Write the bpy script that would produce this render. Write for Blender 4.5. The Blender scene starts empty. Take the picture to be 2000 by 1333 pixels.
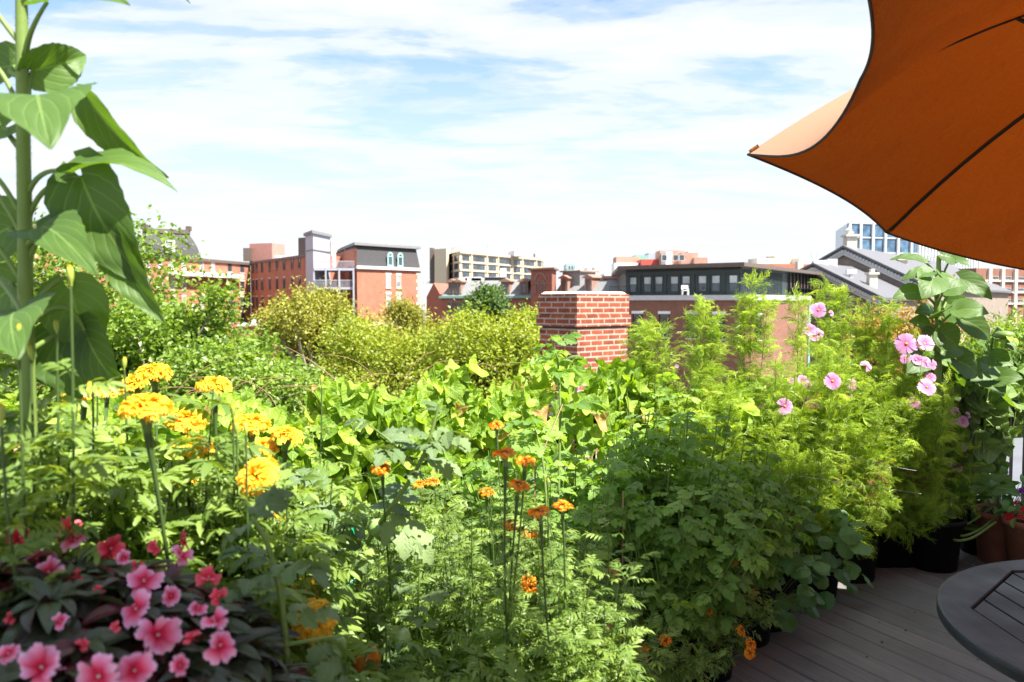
import bpy, math, random
import numpy as np
from mathutils import Vector, Matrix

SC = bpy.context.scene
COL = SC.collection
rng = np.random.default_rng(11)
random.seed(11)
R = math.radians

# ------------------------------------------------------------------ camera
H = 1.65                       # eye height above the deck
F = 1556.0                     # focal length in pixels of the 2000 px wide photograph
PIT = math.atan(76.5 / F)
cam_d = bpy.data.cameras.new('Camera')
cam = bpy.data.objects.new('Camera', cam_d)
COL.objects.link(cam)
cam.location = (0, 0, H)
cam.rotation_euler = (math.pi / 2 - PIT, 0, 0)
cam_d.sensor_width = 36
cam_d.lens = 36 * F / 2000
cam_d.clip_start = 0.05
cam_d.clip_end = 6000
cam_d.dof.use_dof = True
cam_d.dof.focus_distance = 3.6
cam_d.dof.aperture_fstop = 4.5
SC.camera = cam

# ------------------------------------------------------------------ light
SUN_EL, SUN_AZ = R(57), R(125)          # azimuth clockwise from the view direction (+Y)
world = bpy.data.worlds.new('World')
SC.world = world
world.use_nodes = True
wt = world.node_tree
for n in list(wt.nodes):
    wt.nodes.remove(n)


def node(t, kind, **kw):
    n = t.nodes.new(kind)
    for k, v in kw.items():
        if isinstance(k, str) and hasattr(n, k):
            setattr(n, k, v)
    return n


def ramp(t, stops, interp='LINEAR'):
    n = t.nodes.new('ShaderNodeValToRGB')
    cr = n.color_ramp
    cr.interpolation = interp
    while len(cr.elements) < len(stops):
        cr.elements.new(0.5)
    for e, (p, c) in zip(cr.elements, stops):
        e.position = p
        e.color = c if len(c) == 4 else (*c, 1)
    return n


L = wt.links.new
w_out = node(wt, 'ShaderNodeOutputWorld')
w_bg = node(wt, 'ShaderNodeBackground')
sky = node(wt, 'ShaderNodeTexSky')
sky.sky_type = 'NISHITA'
sky.sun_disc = False
sky.sun_elevation = SUN_EL
sky.sun_rotation = SUN_AZ
sky.air_density = 1.0
sky.dust_density = 1.2
sky.ozone_density = 1.5
w_tc = node(wt, 'ShaderNodeTexCoord')
w_sep = node(wt, 'ShaderNodeSeparateXYZ')
L(w_tc.outputs['Generated'], w_sep.inputs[0])
# project the view direction on a cloud layer: (x, y) / (z + k)
w_add = node(wt, 'ShaderNodeMath', operation='ADD')
w_add.inputs[1].default_value = 0.10
w_mx = node(wt, 'ShaderNodeMath', operation='MAXIMUM')
w_mx.inputs[1].default_value = 0.02
L(w_sep.outputs['Z'], w_mx.inputs[0])
L(w_mx.outputs[0], w_add.inputs[0])
w_dx = node(wt, 'ShaderNodeMath', operation='DIVIDE')
w_dy = node(wt, 'ShaderNodeMath', operation='DIVIDE')
L(w_sep.outputs['X'], w_dx.inputs[0]); L(w_add.outputs[0], w_dx.inputs[1])
L(w_sep.outputs['Y'], w_dy.inputs[0]); L(w_add.outputs[0], w_dy.inputs[1])
w_cmb = node(wt, 'ShaderNodeCombineXYZ')
L(w_dx.outputs[0], w_cmb.inputs[0]); L(w_dy.outputs[0], w_cmb.inputs[1])
w_map = node(wt, 'ShaderNodeMapping')
w_map.inputs['Rotation'].default_value = (0, 0, R(-16))
w_map.inputs['Scale'].default_value = (0.85, 1.7, 1)
w_map.inputs['Location'].default_value = (3.1, 1.7, 0)
L(w_cmb.outputs[0], w_map.inputs[0])
n1 = node(wt, 'ShaderNodeTexNoise')
n1.inputs['Scale'].default_value = 1.05
n1.inputs['Detail'].default_value = 9
n1.inputs['Roughness'].default_value = 0.55
n1.inputs['Distortion'].default_value = 0.55
L(w_map.outputs[0], n1.inputs['Vector'])
n2 = node(wt, 'ShaderNodeTexNoise')
n2.inputs['Scale'].default_value = 4.2
n2.inputs['Detail'].default_value = 6
n2.inputs['Roughness'].default_value = 0.6
n2.inputs['Distortion'].default_value = 0.3
L(w_map.outputs[0], n2.inputs['Vector'])
w_m1 = node(wt, 'ShaderNodeMath', operation='MULTIPLY_ADD')
w_m1.inputs[1].default_value = 0.32
L(n2.outputs['Fac'], w_m1.inputs[0]); L(n1.outputs['Fac'], w_m1.inputs[2])
w_r = ramp(wt, [(0.54, (0, 0, 0)), (0.60, (0.3, 0.3, 0.3)), (0.68, (0.8, 0.8, 0.8)), (0.78, (1, 1, 1))], 'EASE')
L(w_m1.outputs[0], w_r.inputs[0])
# thicker towards the horizon
w_h = ramp(wt, [(0.0, (1, 1, 1)), (0.11, (0.70, 0.70, 0.70)), (0.30, (0.15, 0.15, 0.15)), (0.6, (0, 0, 0))])
L(w_sep.outputs['Z'], w_h.inputs[0])
w_scr = node(wt, 'ShaderNodeMix', data_type='RGBA', blend_type='SCREEN')
w_scr.inputs[0].default_value = 1.0
L(w_r.outputs[0], w_scr.inputs[6]); L(w_h.outputs[0], w_scr.inputs[7])
w_mul = node(wt, 'ShaderNodeMath', operation='MULTIPLY')
w_mul.inputs[1].default_value = 0.97
L(w_scr.outputs[2], w_mul.inputs[0])
w_tint = node(wt, 'ShaderNodeMix', data_type='RGBA', blend_type='MULTIPLY')
w_tint.inputs[0].default_value = 1.0
w_tint.inputs[7].default_value = (0.84, 0.98, 1.16, 1)
L(sky.outputs[0], w_tint.inputs[6])
w_mix = node(wt, 'ShaderNodeMix', data_type='RGBA')
w_mix.inputs[7].default_value = (3.95, 4.1, 4.3, 1)
L(w_mul.outputs[0], w_mix.inputs[0]); L(w_tint.outputs[2], w_mix.inputs[6])
L(w_mix.outputs[2], w_bg.inputs['Color'])
w_bg.inputs['Strength'].default_value = 0.076
L(w_bg.outputs[0], w_out.inputs[0])

sun_d = bpy.data.lights.new('Sun', 'SUN')
sun = bpy.data.objects.new('Sun', sun_d)
COL.objects.link(sun)
sun_d.energy = 4.8
sun_d.angle = R(0.53)
sun_d.color = (1.0, 0.955, 0.88)
to_sun = Vector((math.sin(SUN_AZ) * math.cos(SUN_EL), math.cos(SUN_AZ) * math.cos(SUN_EL), math.sin(SUN_EL)))
sun.rotation_euler = to_sun.to_track_quat('Z', 'Y').to_euler()

SC.view_settings.view_transform = 'Standard'
SC.view_settings.look = 'None'
SC.view_settings.exposure = 1.76
SC.view_settings.gamma = 1
SC.render.engine = 'CYCLES'
SC.cycles.max_bounces = 12
SC.cycles.transmission_bounces = 4
SC.cycles.transparent_max_bounces = 8
SC.cycles.diffuse_bounces = 9
SC.cycles.use_denoising = True

# ------------------------------------------------------------------ geometry helpers
CP, SP = math.cos(PIT), math.sin(PIT)


def W(px, py, d):
    """world point seen at photograph pixel (px, py) at distance d along +Y"""
    xc, yc = (px - 1000) / F, (666.5 - py) / F
    v = np.array([xc, CP + yc * SP, -SP + yc * CP])
    return v * (d / v[1]) + np.array([0, 0, H])


def unit(v):
    v = np.asarray(v, float)
    return v / (np.linalg.norm(v, axis=-1, keepdims=True) + 1e-12)


class MB:
    """collects vertices, faces and three vertex attributes (rnd, u, v)"""

    def __init__(s):
        s.V, s.Q, s.T, s.A, s.n = [], [], [], [], 0

    def add(s, V, Q=None, T=None, rnd=0.5, u=None, v=None, mi=0):
        V = np.asarray(V, float).reshape(-1, 3)
        k = len(V)
        a = np.zeros((k, 3))
        a[:, 0] = rnd
        if u is not None: a[:, 1] = u
        if v is not None: a[:, 2] = v
        s.V.append(V); s.A.append(a)
        if Q is not None and len(Q): s.Q.append((np.asarray(Q, np.int64).reshape(-1, 4) + s.n, mi))
        if T is not None and len(T): s.T.append((np.asarray(T, np.int64).reshape(-1, 3) + s.n, mi))
        s.n += k

    def inst(s, tp, M, pos, rnd, mi=0):
        """tp = template dict; M (k,3,3) column matrices; pos (k,3)"""
        V0 = tp['V']; k = len(pos); n = len(V0)
        if k == 0: return
        V = np.einsum('kij,nj->kni', M, V0) + pos[:, None, :]
        off = (np.arange(k) * n)[:, None, None]
        Q = (tp['Q'][None] + off).reshape(-1, 4) if len(tp['Q']) else None
        T = (tp['T'][None] + off).reshape(-1, 3) if len(tp['T']) else None
        s.add(V.reshape(-1, 3), Q, T, np.repeat(rnd, n), np.tile(tp['u'], k), np.tile(tp['v'], k), mi)

    def box(s, c, size, rot=0.0, mi=0, rnd=0.5, bev=0.0):
        x, y, z = [q / 2 for q in size]
        P = np.array([[i, j, k] for k in (-z, z) for i, j in ((-x, -y), (x, -y), (x, y), (-x, y))])
        c_, s_ = math.cos(rot), math.sin(rot)
        P = P @ np.array([[c_, s_, 0], [-s_, c_, 0], [0, 0, 1]]) + np.asarray(c, float)
        s.add(P, [[3, 2, 1, 0], [4, 5, 6, 7], [0, 1, 5, 4], [1, 2, 6, 5], [2, 3, 7, 6], [3, 0, 4, 7]], rnd=rnd, mi=mi)

    def bar(s, a, b, w, h, mi=0, rnd=0.5, up=(0, 0, 1)):
        a, b = np.asarray(a, float), np.asarray(b, float)
        d = unit(b - a); sd = np.cross(d, up)
        if np.linalg.norm(sd) < 1e-4: sd = np.array([1., 0, 0])
        sd = unit(sd); uu = np.cross(sd, d)
        P = [p + sd * i * w / 2 + uu * j * h / 2 for p in (a, b) for i, j in ((-1, -1), (1, -1), (1, 1), (-1, 1))]
        s.add(P, [[0, 1, 2, 3], [7, 6, 5, 4], [0, 4, 5, 1], [1, 5, 6, 2], [2, 6, 7, 3], [3, 7, 4, 0]], rnd=rnd, mi=mi)

    def prism(s, xy, z0, z1, mi=0, top=None, shrink=None, rnd=0.5, cap=True):
        """xy: ccw outline; shrink = top outline"""
        n = len(xy); t = shrink if shrink is not None else xy
        z0 = np.broadcast_to(z0, n); z1 = np.broadcast_to(z1, n)
        P = [(x, y, z) for (x, y), z in zip(xy, z0)] + [(x, y, z) for (x, y), z in zip(t, z1)]
        Q = [[i, (i + 1) % n, n + (i + 1) % n, n + i] for i in range(n)]
        s.add(P, Q, rnd=rnd, mi=mi)
        if cap:
            T = [[n, n + i, n + i + 1] for i in range(1, n - 1)]
            s.add(P, None, T, rnd=rnd, mi=mi if top is None else top)

    def tube(s, pts, r, seg=6, mi=0, rnd=0.5, cap=False):
        pts = np.asarray(pts, float); n = len(pts)
        r = np.broadcast_to(r, n)
        tan = unit(np.gradient(pts, axis=0))
        ref = np.array([0.13, 0.31, 0.94])
        a = unit(np.cross(tan, ref)); b = np.cross(tan, a)
        an = np.arange(seg) * 2 * math.pi / seg
        P = pts[:, None] + r[:, None, None] * (np.cos(an)[None, :, None] * a[:, None] + np.sin(an)[None, :, None] * b[:, None])
        i = np.arange(n - 1)[:, None] * seg; j = np.arange(seg)[None]; j2 = (j + 1) % seg
        Q = np.stack([i + j, i + j2, i + seg + j2, i + seg + j], -1).reshape(-1, 4)
        vv = np.repeat(np.linspace(0, 1, n), seg)
        s.add(P.reshape(-1, 3), Q, rnd=rnd, v=vv, mi=mi)
        if cap:
            s.add(P[-1], None, [[0, k, k + 1] for k in range(1, seg - 1)], rnd=rnd, mi=mi)
            s.add(P[0], None, [[0, k + 1, k] for k in range(1, seg - 1)], rnd=rnd, mi=mi)

    def lathe(s, prof, c=(0, 0, 0), seg=24, mi=0, rnd=0.5):
        prof = np.asarray(prof, float); n = len(prof)
        an = np.arange(seg) * 2 * math.pi / seg
        P = np.stack([prof[:, 0, None] * np.cos(an), prof[:, 0, None] * np.sin(an), np.repeat(prof[:, 1, None], seg, 1)], -1) + np.asarray(c, float)
        i = np.arange(n - 1)[:, None] * seg; j = np.arange(seg)[None]; j2 = (j + 1) % seg
        Q = np.stack([i + j, i + j2, i + seg + j2, i + seg + j], -1).reshape(-1, 4)
        s.add(P.reshape(-1, 3), Q, rnd=rnd, mi=mi)

    def mesh(s, name, mats, smooth=False, origin=(0, 0, 0)):
        V = np.concatenate(s.V) - np.asarray(origin, float)
        A = np.concatenate(s.A)
        me = bpy.data.meshes.new(name)
        me.vertices.add(len(V))
        me.vertices.foreach_set('co', V.astype(np.float32).ravel())
        lv, tot, mi = [], [], []
        for arr, m in s.Q: lv.append(arr.ravel()); tot.append(np.full(len(arr), 4)); mi.append(np.full(len(arr), m))
        for arr, m in s.T: lv.append(arr.ravel()); tot.append(np.full(len(arr), 3)); mi.append(np.full(len(arr), m))
        lv = np.concatenate(lv); tot = np.concatenate(tot); mi = np.concatenate(mi)
        me.loops.add(len(lv)); me.loops.foreach_set('vertex_index', lv.astype(np.int32))
        me.polygons.add(len(tot))
        st = np.concatenate([[0], np.cumsum(tot)[:-1]])
        me.polygons.foreach_set('loop_start', st.astype(np.int32))
        me.polygons.foreach_set('loop_total', tot.astype(np.int32))
        me.polygons.foreach_set('material_index', mi.astype(np.int32))
        me.polygons.foreach_set('use_smooth', np.full(len(tot), smooth))
        for k, nm in enumerate(('rnd', 'u', 'v')):
            at = me.attributes.new(nm, 'FLOAT', 'POINT')
            at.data.foreach_set('value', A[:, k].astype(np.float32))
        me.update(calc_edges=True)
        for m in (mats if isinstance(mats, (list, tuple)) else [mats]): me.materials.append(m)
        return me

    def obj(s, name, mats, parent=None, smooth=False, world=True):
        """link as one object; vertices are world coordinates, kept in place under the parent"""
        o0 = np.array(parent.location) if (parent is not None and parent.parent is None and parent.type == 'EMPTY') else np.zeros(3)
        if parent is not None and parent.parent is not None:
            p = parent
            o0 = np.zeros(3)
            while p is not None:
                o0 = o0 + np.array(p.location); p = p.parent
        elif parent is not None and parent.type != 'EMPTY':
            o0 = np.array(parent.location)
        o = bpy.data.objects.new(name, s.mesh(name, mats, smooth, o0))
        COL.objects.link(o)
        if parent is not None: o.parent = parent
        return o


def thing(name, label, cat, loc=(0, 0, 0), group=None):
    o = bpy.data.objects.new(name, None)
    o.empty_display_size = 0.2
    COL.objects.link(o)
    o.location = tuple(float(c) for c in loc)
    o['label'] = label; o['category'] = cat
    if group: o['group'] = group
    return o


def tag(o, label, cat, group=None):
    o['label'] = label; o['category'] = cat
    if group: o['group'] = group
    return o


def place(name, me, parent, M):
    """a child that shares a mesh, M is a world matrix, parent unrotated"""
    o = bpy.data.objects.new(name, me)
    COL.objects.link(o)
    o.parent = parent
    o.matrix_local = Matrix.Translation(-Vector(parent.location)) @ M
    return o


def frame(d, up=(0, 0, 1), s=1.0):
    """(k,3,3) matrices with columns side, d, normal"""
    d = unit(np.atleast_2d(d)); up = np.broadcast_to(np.asarray(up, float), d.shape)
    sd = np.cross(d, up); bad = np.linalg.norm(sd, axis=1) < 1e-3
    sd[bad] = (1, 0, 0)
    sd = unit(sd); nn = np.cross(sd, d)
    M = np.stack([sd, d, nn], -1)
    return M * np.broadcast_to(s, len(d))[:, None, None]


def bez(a, b, c, n=8):
    t = np.linspace(0, 1, n)[:, None]
    a, b, c = (np.asarray(q, float) for q in (a, b, c))
    return a * (1 - t) ** 2 + 2 * b * t * (1 - t) + c * t * t


# ------------------------------------------------------------------ materials
def newmat(name):
    m = bpy.data.materials.new(name)
    m.use_nodes = True
    t = m.node_tree
    for n in list(t.nodes): t.nodes.remove(n)
    return m, t, t.nodes.new('ShaderNodeOutputMaterial')


def attr(t, nm):
    n = t.nodes.new('ShaderNodeAttribute'); n.attribute_name = nm
    return n.outputs['Fac']


def objcoord(t, scale=(1, 1, 1), rot=(0, 0, 0)):
    c = t.nodes.new('ShaderNodeTexCoord'); m = t.nodes.new('ShaderNodeMapping')
    m.inputs['Scale'].default_value = scale; m.inputs['Rotation'].default_value = rot
    t.links.new(c.outputs['Object'], m.inputs[0])
    return m.outputs[0]


def noise(t, vec, scale, detail=4, rough=0.55):
    n = t.nodes.new('ShaderNodeTexNoise')
    n.inputs['Scale'].default_value = scale; n.inputs['Detail'].default_value = detail
    n.inputs['Roughness'].default_value = rough
    if vec is not None: t.links.new(vec, n.inputs['Vector'])
    return n


def mixc(t, f, a, b, mode='MIX'):
    n = t.nodes.new('ShaderNodeMix'); n.data_type = 'RGBA'; n.blend_type = mode
    for i, s in ((0, f), (6, a), (7, b)):
        if hasattr(s, 'is_linked') or hasattr(s, 'links'): t.links.new(s, n.inputs[i])
        elif i == 0: n.inputs[0].default_value = s
        else: n.inputs[i].default_value = (*s, 1)
    return n.outputs[2]


def math_(t, op, a, b=None, c=None):
    n = t.nodes.new('ShaderNodeMath'); n.operation = op
    for i, s in enumerate((a, b, c)):
        if s is None: continue
        if isinstance(s, (int, float)): n.inputs[i].default_value = s
        else: t.links.new(s, n.inputs[i])
    return n.outputs[0]


def leafmat(name, c1, c2, rough=0.5, tr=0.32, trc=None, veins=None, vcol=(0.35, 0.42, 0.16), spec=0.35, vn=7, odd=None, bump=0.25):
    m, t, out = newmat(name)
    rn = attr(t, 'rnd')
    nz = noise(t, objcoord(t), 9, 3)
    f = math_(t, 'MULTIPLY_ADD', nz.outputs['Fac'], 0.5, -0.25)
    f = math_(t, 'ADD', rn, f)
    n = ramp(t, [(0.05, c1), (0.95, c2)]); t.links.new(f, n.inputs[0])
    col = n.outputs[0]
    if odd is not None:                     # a few yellowed or dry leaves
        g = math_(t, 'GREATER_THAN', rn, odd[0])
        col = mixc(t, g, col, odd[1])
    bs = t.nodes.new('ShaderNodeBump'); bs.inputs['Strength'].default_value = bump; bs.inputs['Distance'].default_value = 0.01
    t.links.new(nz.outputs['Fac'], bs.inputs['Height'])
    if veins:
        u, v = attr(t, 'u'), attr(t, 'v')
        au = math_(t, 'ABSOLUTE', u)
        mid = math_(t, 'LESS_THAN', au, 0.035)
        q = math_(t, 'MULTIPLY_ADD', au, -veins, v)
        q = math_(t, 'MULTIPLY_ADD', nz.outputs['Fac'], 0.06, q)
        q = math_(t, 'MULTIPLY', q, vn)
        q = math_(t, 'FRACT', math_(t, 'ADD', q, 10.0))
        q = math_(t, 'ABSOLUTE', math_(t, 'SUBTRACT', q, 0.5))
        side = math_(t, 'LESS_THAN', q, 0.045)
        vm = math_(t, 'MAXIMUM', mid, math_(t, 'MULTIPLY', side, 0.55))
        col = mixc(t, math_(t, 'MULTIPLY', vm, 0.75), col, vcol)
        hh = math_(t, 'MULTIPLY_ADD', math_(t, 'MINIMUM', math_(t, 'MULTIPLY', q, 4.0), 1.0), 1.0, nz.outputs['Fac'])
        t.links.new(hh, bs.inputs['Height'])
    p = t.nodes.new('ShaderNodeBsdfPrincipled')
    p.inputs['Roughness'].default_value = rough
    p.inputs['Specular IOR Level'].default_value = spec
    t.links.new(col, p.inputs['Base Color']); t.links.new(bs.outputs[0], p.inputs['Normal'])
    tl = t.nodes.new('ShaderNodeBsdfTranslucent')
    tc = mixc(t, 1.0, col, trc or (1.9, 1.75, 0.55), 'MULTIPLY')
    t.links.new(tc, tl.inputs['Color'])
    ms = t.nodes.new('ShaderNodeMixShader'); ms.inputs[0].default_value = tr
    t.links.new(p.outputs[0], ms.inputs[1]); t.links.new(tl.outputs[0], ms.inputs[2])
    t.links.new(ms.outputs[0], out.inputs[0])
    return m


def petalmat(name, stops, tr=0.3, rough=0.6, var=0.25):
    """colour runs along attribute v (0 base .. 1 tip)"""
    m, t, out = newmat(name)
    v = attr(t, 'v')
    nz = noise(t, objcoord(t), 60, 3)
    f = math_(t, 'MULTIPLY_ADD', nz.outputs['Fac'], 0.2, v); f = math_(t, 'SUBTRACT', f, 0.1)
    r = ramp(t, stops); t.links.new(f, r.inputs[0])
    hs = t.nodes.new('ShaderNodeHueSaturation')
    t.links.new(r.outputs[0], hs.inputs['Color'])
    t.links.new(math_(t, 'MULTIPLY_ADD', attr(t, 'rnd'), var * 2, 1 - var), hs.inputs['Value'])
    p = t.nodes.new('ShaderNodeBsdfPrincipled'); p.inputs['Roughness'].default_value = rough
    p.inputs['Specular IOR Level'].default_value = 0.25
    t.links.new(hs.outputs[0], p.inputs['Base Color'])
    tl = t.nodes.new('ShaderNodeBsdfTranslucent'); t.links.new(hs.outputs[0], tl.inputs['Color'])
    ms = t.nodes.new('ShaderNodeMixShader'); ms.inputs[0].default_value = tr
    t.links.new(p.outputs[0], ms.inputs[1]); t.links.new(tl.outputs[0], ms.inputs[2]); t.links.new(ms.outputs[0], out.inputs[0])
    return m


def plain(name, col, rough=0.6, var=0.15, scale=3.0, metal=0.0, spec=0.4, bump=0.0, stretch=(1, 1, 1), detail=5):
    m, t, out = newmat(name)
    vec = objcoord(t, stretch)
    nz = noise(t, vec, scale, detail, 0.6)
    a = tuple(c * (1 - var) for c in col); b = tuple(min(1, c * (1 + var)) for c in col)
    r = ramp(t, [(0.3, a), (0.7, b)]); t.links.new(nz.outputs['Fac'], r.inputs[0])
    p = t.nodes.new('ShaderNodeBsdfPrincipled')
    p.inputs['Roughness'].default_value = rough; p.inputs['Metallic'].default_value = metal
    p.inputs['Specular IOR Level'].default_value = spec
    t.links.new(r.outputs[0], p.inputs['Base Color'])
    if bump:
        b_ = t.nodes.new('ShaderNodeBump'); b_.inputs['Strength'].default_value = bump; b_.inputs['Distance'].default_value = 0.01
        t.links.new(nz.outputs['Fac'], b_.inputs['Height']); t.links.new(b_.outputs[0], p.inputs['Normal'])
    t.links.new(p.outputs[0], out.inputs[0])
    return m


def glassmat(name, col=(0.03, 0.04, 0.05), rough=0.08, curtain=0.0):
    m, t, out = newmat(name)
    p = t.nodes.new('ShaderNodeBsdfPrincipled')
    nz = noise(t, objcoord(t), 0.35, 2)
    r = ramp(t, [(0.35, col), (0.7, tuple(min(1, c * 2.2 + curtain) for c in col))]); t.links.new(nz.outputs['Fac'], r.inputs[0])
    t.links.new(r.outputs[0], p.inputs['Base Color'])
    p.inputs['Roughness'].default_value = rough; p.inputs['Specular IOR Level'].default_value = 0.8
    t.links.new(p.outputs[0], out.inputs[0])
    return m


def brickmat(name, c1, c2, mortar, ang=0.0, course=0.075, length=0.22, msize=0.011, stain=0.0, bump=0.5):
    """bricks laid along a wall that runs in direction ang (plan angle); coordinates in metres"""
    m, t, out = newmat(name)
    tc = t.nodes.new('ShaderNodeTexCoord')
    geo = t.nodes.new('ShaderNodeNewGeometry')
    # choose u along the wall from the true normal: u = x*ny' - y*nx'
    sn = t.nodes.new('ShaderNodeSeparateXYZ'); t.links.new(geo.outputs['True Normal'], sn.inputs[0])
    sp = t.nodes.new('ShaderNodeSeparateXYZ'); t.links.new(tc.outputs['Object'], sp.inputs[0])
    u = math_(t, 'SUBTRACT', math_(t, 'MULTIPLY', sp.outputs['Y'], sn.outputs['X']), math_(t, 'MULTIPLY', sp.outputs['X'], sn.outputs['Y']))
    cb = t.nodes.new('ShaderNodeCombineXYZ'); t.links.new(u, cb.inputs[0]); t.links.new(sp.outputs['Z'], cb.inputs[1])
    bk = t.nodes.new('ShaderNodeTexBrick')
    bk.inputs['Scale'].default_value = 1.0
    bk.inputs['Brick Width'].default_value = length; bk.inputs['Row Height'].default_value = course
    bk.inputs['Mortar Size'].default_value = msize; bk.inputs['Mortar Smooth'].default_value = 0.2
    bk.inputs['Bias'].default_value = 0.0
    bk.inputs['Color1'].default_value = (*c1, 1); bk.inputs['Color2'].default_value = (*c2, 1); bk.inputs['Mortar'].default_value = (*mortar, 1)
    t.links.new(cb.outputs[0], bk.inputs['Vector'])
    nz = noise(t, tc.outputs['Object'], 0.9 if stain == 0 else 9.0, 7, 0.7)
    col = mixc(t, 0.45 if stain == 0 else 0.85, bk.outputs['Color'], ramp_out(t, nz.outputs['Fac'], [(0.3, (0.55, 0.55, 0.55)), (0.7, (1.25, 1.2, 1.15))]), 'MULTIPLY')
    if stain > 0:                      # white efflorescence low on the stack
        zz = math_(t, 'MULTIPLY_ADD', sp.outputs['Z'], -2.2, 2.25)
        n3 = noise(t, tc.outputs['Object'], 7.0, 6, 0.7)
        s = math_(t, 'MULTIPLY', math_(t, 'MINIMUM', math_(t, 'MAXIMUM', zz, 0.0), 1.0),
                  ramp_out(t, n3.outputs['Fac'], [(0.50, (0, 0, 0)), (0.66, (1, 1, 1))]))
        col = mixc(t, math_(t, 'MULTIPLY', s, stain), col, (0.75, 0.66, 0.62))
    p = t.nodes.new('ShaderNodeBsdfPrincipled'); p.inputs['Roughness'].default_value = 0.85
    p.inputs['Specular IOR Level'].default_value = 0.2
    t.links.new(col, p.inputs['Base Color'])
    b_ = t.nodes.new('ShaderNodeBump'); b_.inputs['Strength'].default_value = bump; b_.inputs['Distance'].default_value = 0.012
    t.links.new(math_(t, 'SUBTRACT', 1.0, bk.outputs['Fac']), b_.inputs['Height']); t.links.new(b_.outputs[0], p.inputs['Normal'])
    t.links.new(p.outputs[0], out.inputs[0])
    return m


def ramp_out(t, f, stops):
    r = ramp(t, stops); t.links.new(f, r.inputs[0]); return r.outputs[0]


M_ = {}
M_['brick_orange'] = brickmat('brick_orange', (0.44, 0.15, 0.085), (0.34, 0.115, 0.07), (0.42, 0.22, 0.16))
M_['brick_red'] = brickmat('brick_red', (0.33, 0.105, 0.07), (0.25, 0.075, 0.05), (0.3, 0.17, 0.13))
M_['brick_brown'] = brickmat('brick_brown', (0.27, 0.11, 0.08), (0.2, 0.085, 0.06), (0.26, 0.17, 0.13))
M_['brick_chim'] = brickmat('brick_chimney', (0.36, 0.085, 0.042), (0.20, 0.05, 0.032), (0.38, 0.30, 0.235), course=0.0678, length=0.215, msize=0.0125, stain=0.85, bump=0.9)
M_['brick_far'] = brickmat('brick_far', (0.47, 0.25, 0.18), (0.4, 0.2, 0.15), (0.5, 0.36, 0.3))
M_['pink'] = plain('pink_stucco', (0.44, 0.21, 0.17), 0.9)
M_['slate'] = plain('dark_slate', (0.055, 0.052, 0.055), 0.75, 0.35, 2.5, stretch=(1, 1, 6))
M_['slate_grey'] = plain('grey_slate', (0.2, 0.2, 0.2), 0.7, 0.2, 2.0, stretch=(1, 1, 5))
M_['stone'] = plain('pale_stone', (0.55, 0.5, 0.43), 0.85, 0.1)
M_['brownstone'] = plain('brownstone', (0.26, 0.15, 0.11), 0.85, 0.15)
M_['rubble'] = brickmat('rubble_stone', (0.24, 0.2, 0.165), (0.3, 0.25, 0.21), (0.22, 0.19, 0.16), course=0.35, length=0.7, msize=0.02)
M_['concrete'] = plain('beige_concrete', (0.56, 0.47, 0.34), 0.85, 0.08)
M_['greymetal'] = plain('grey_panel', (0.36, 0.37, 0.42), 0.55, 0.07, 1.0)
M_['lightgrey'] = plain('light_grey_panel', (0.52, 0.52, 0.52), 0.6, 0.08)
M_['darkpanel'] = plain('charcoal_green_panel', (0.032, 0.045, 0.046), 0.55, 0.15, 1.0)
M_['white'] = plain('white_paint', (0.78, 0.78, 0.76), 0.5, 0.04)
M_['black'] = plain('black_metal', (0.012, 0.012, 0.014), 0.4, 0.2, 8)
M_['brownmetal'] = plain('brown_metal', (0.12, 0.09, 0.075), 0.6)
M_['teal'] = plain('teal_paint', (0.30, 0.50, 0.47), 0.5, 0.08)
M_['copper'] = plain('green_copper', (0.16, 0.30, 0.25), 0.7, 0.15)
M_['glass'] = glassmat('window_glass')
M_['glass_pale'] = glassmat('window_glass_pale', (0.16, 0.18, 0.19), 0.15, 0.2)  # paler pane colour, lifted by the curtain value
M_['glass_blue'] = glassmat('curtain_wall_glass', (0.04, 0.085, 0.14), 0.1, 0.03)
M_['blackpot'] = plain('black_plastic', (0.006, 0.006, 0.0065), 0.6, 0.3, 14, spec=0.2)
M_['terracotta'] = plain('terracotta', (0.28, 0.10, 0.055), 0.85, 0.25, 9, bump=0.2)
M_['soil'] = plain('potting_soil', (0.03, 0.02, 0.015), 0.95, 0.5, 40, bump=0.8)
M_['red'] = plain('red_paint', (0.5, 0.08, 0.06), 0.6)

G = {}
G['sunflower'] = leafmat('sunflower_leaf', (0.052, 0.105, 0.02), (0.105, 0.19, 0.04), 0.5, 0.36, veins=0.55, vcol=(0.19, 0.29, 0.08), trc=(1.5, 1.6, 0.3), bump=0.12, vn=5)
G['mar'] = leafmat('marigold_leaf', (0.095, 0.165, 0.032), (0.24, 0.34, 0.075), 0.42, 0.36, trc=(2.2, 2.0, 0.5))
G['tom'] = leafmat('tomato_leaf', (0.13, 0.235, 0.045), (0.26, 0.40, 0.085), 0.5, 0.38, veins=0.5, vcol=(0.14, 0.21, 0.07), trc=(2.1, 2.1, 0.4), odd=(1.02, (0.36, 0.30, 0.05)), vn=5)
G['tomgrey'] = leafmat('tomato_leaf_grey', (0.09, 0.15, 0.055), (0.19, 0.27, 0.10), 0.55, 0.22, veins=0.5, vcol=(0.18, 0.25, 0.12), vn=5)
G['glory'] = leafmat('glory_leaf', (0.13, 0.24, 0.02), (0.37, 0.50, 0.06), 0.5, 0.42, trc=(1.45, 1.5, 0.3), veins=0.8, vcol=(0.36, 0.5, 0.12), odd=(0.975, (0.5, 0.3, 0.12)), vn=4)
G['cosmos'] = leafmat('cosmos_leaf', (0.16, 0.26, 0.025), (0.40, 0.52, 0.08), 0.4, 0.4, trc=(1.9, 1.8, 0.35))
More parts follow.
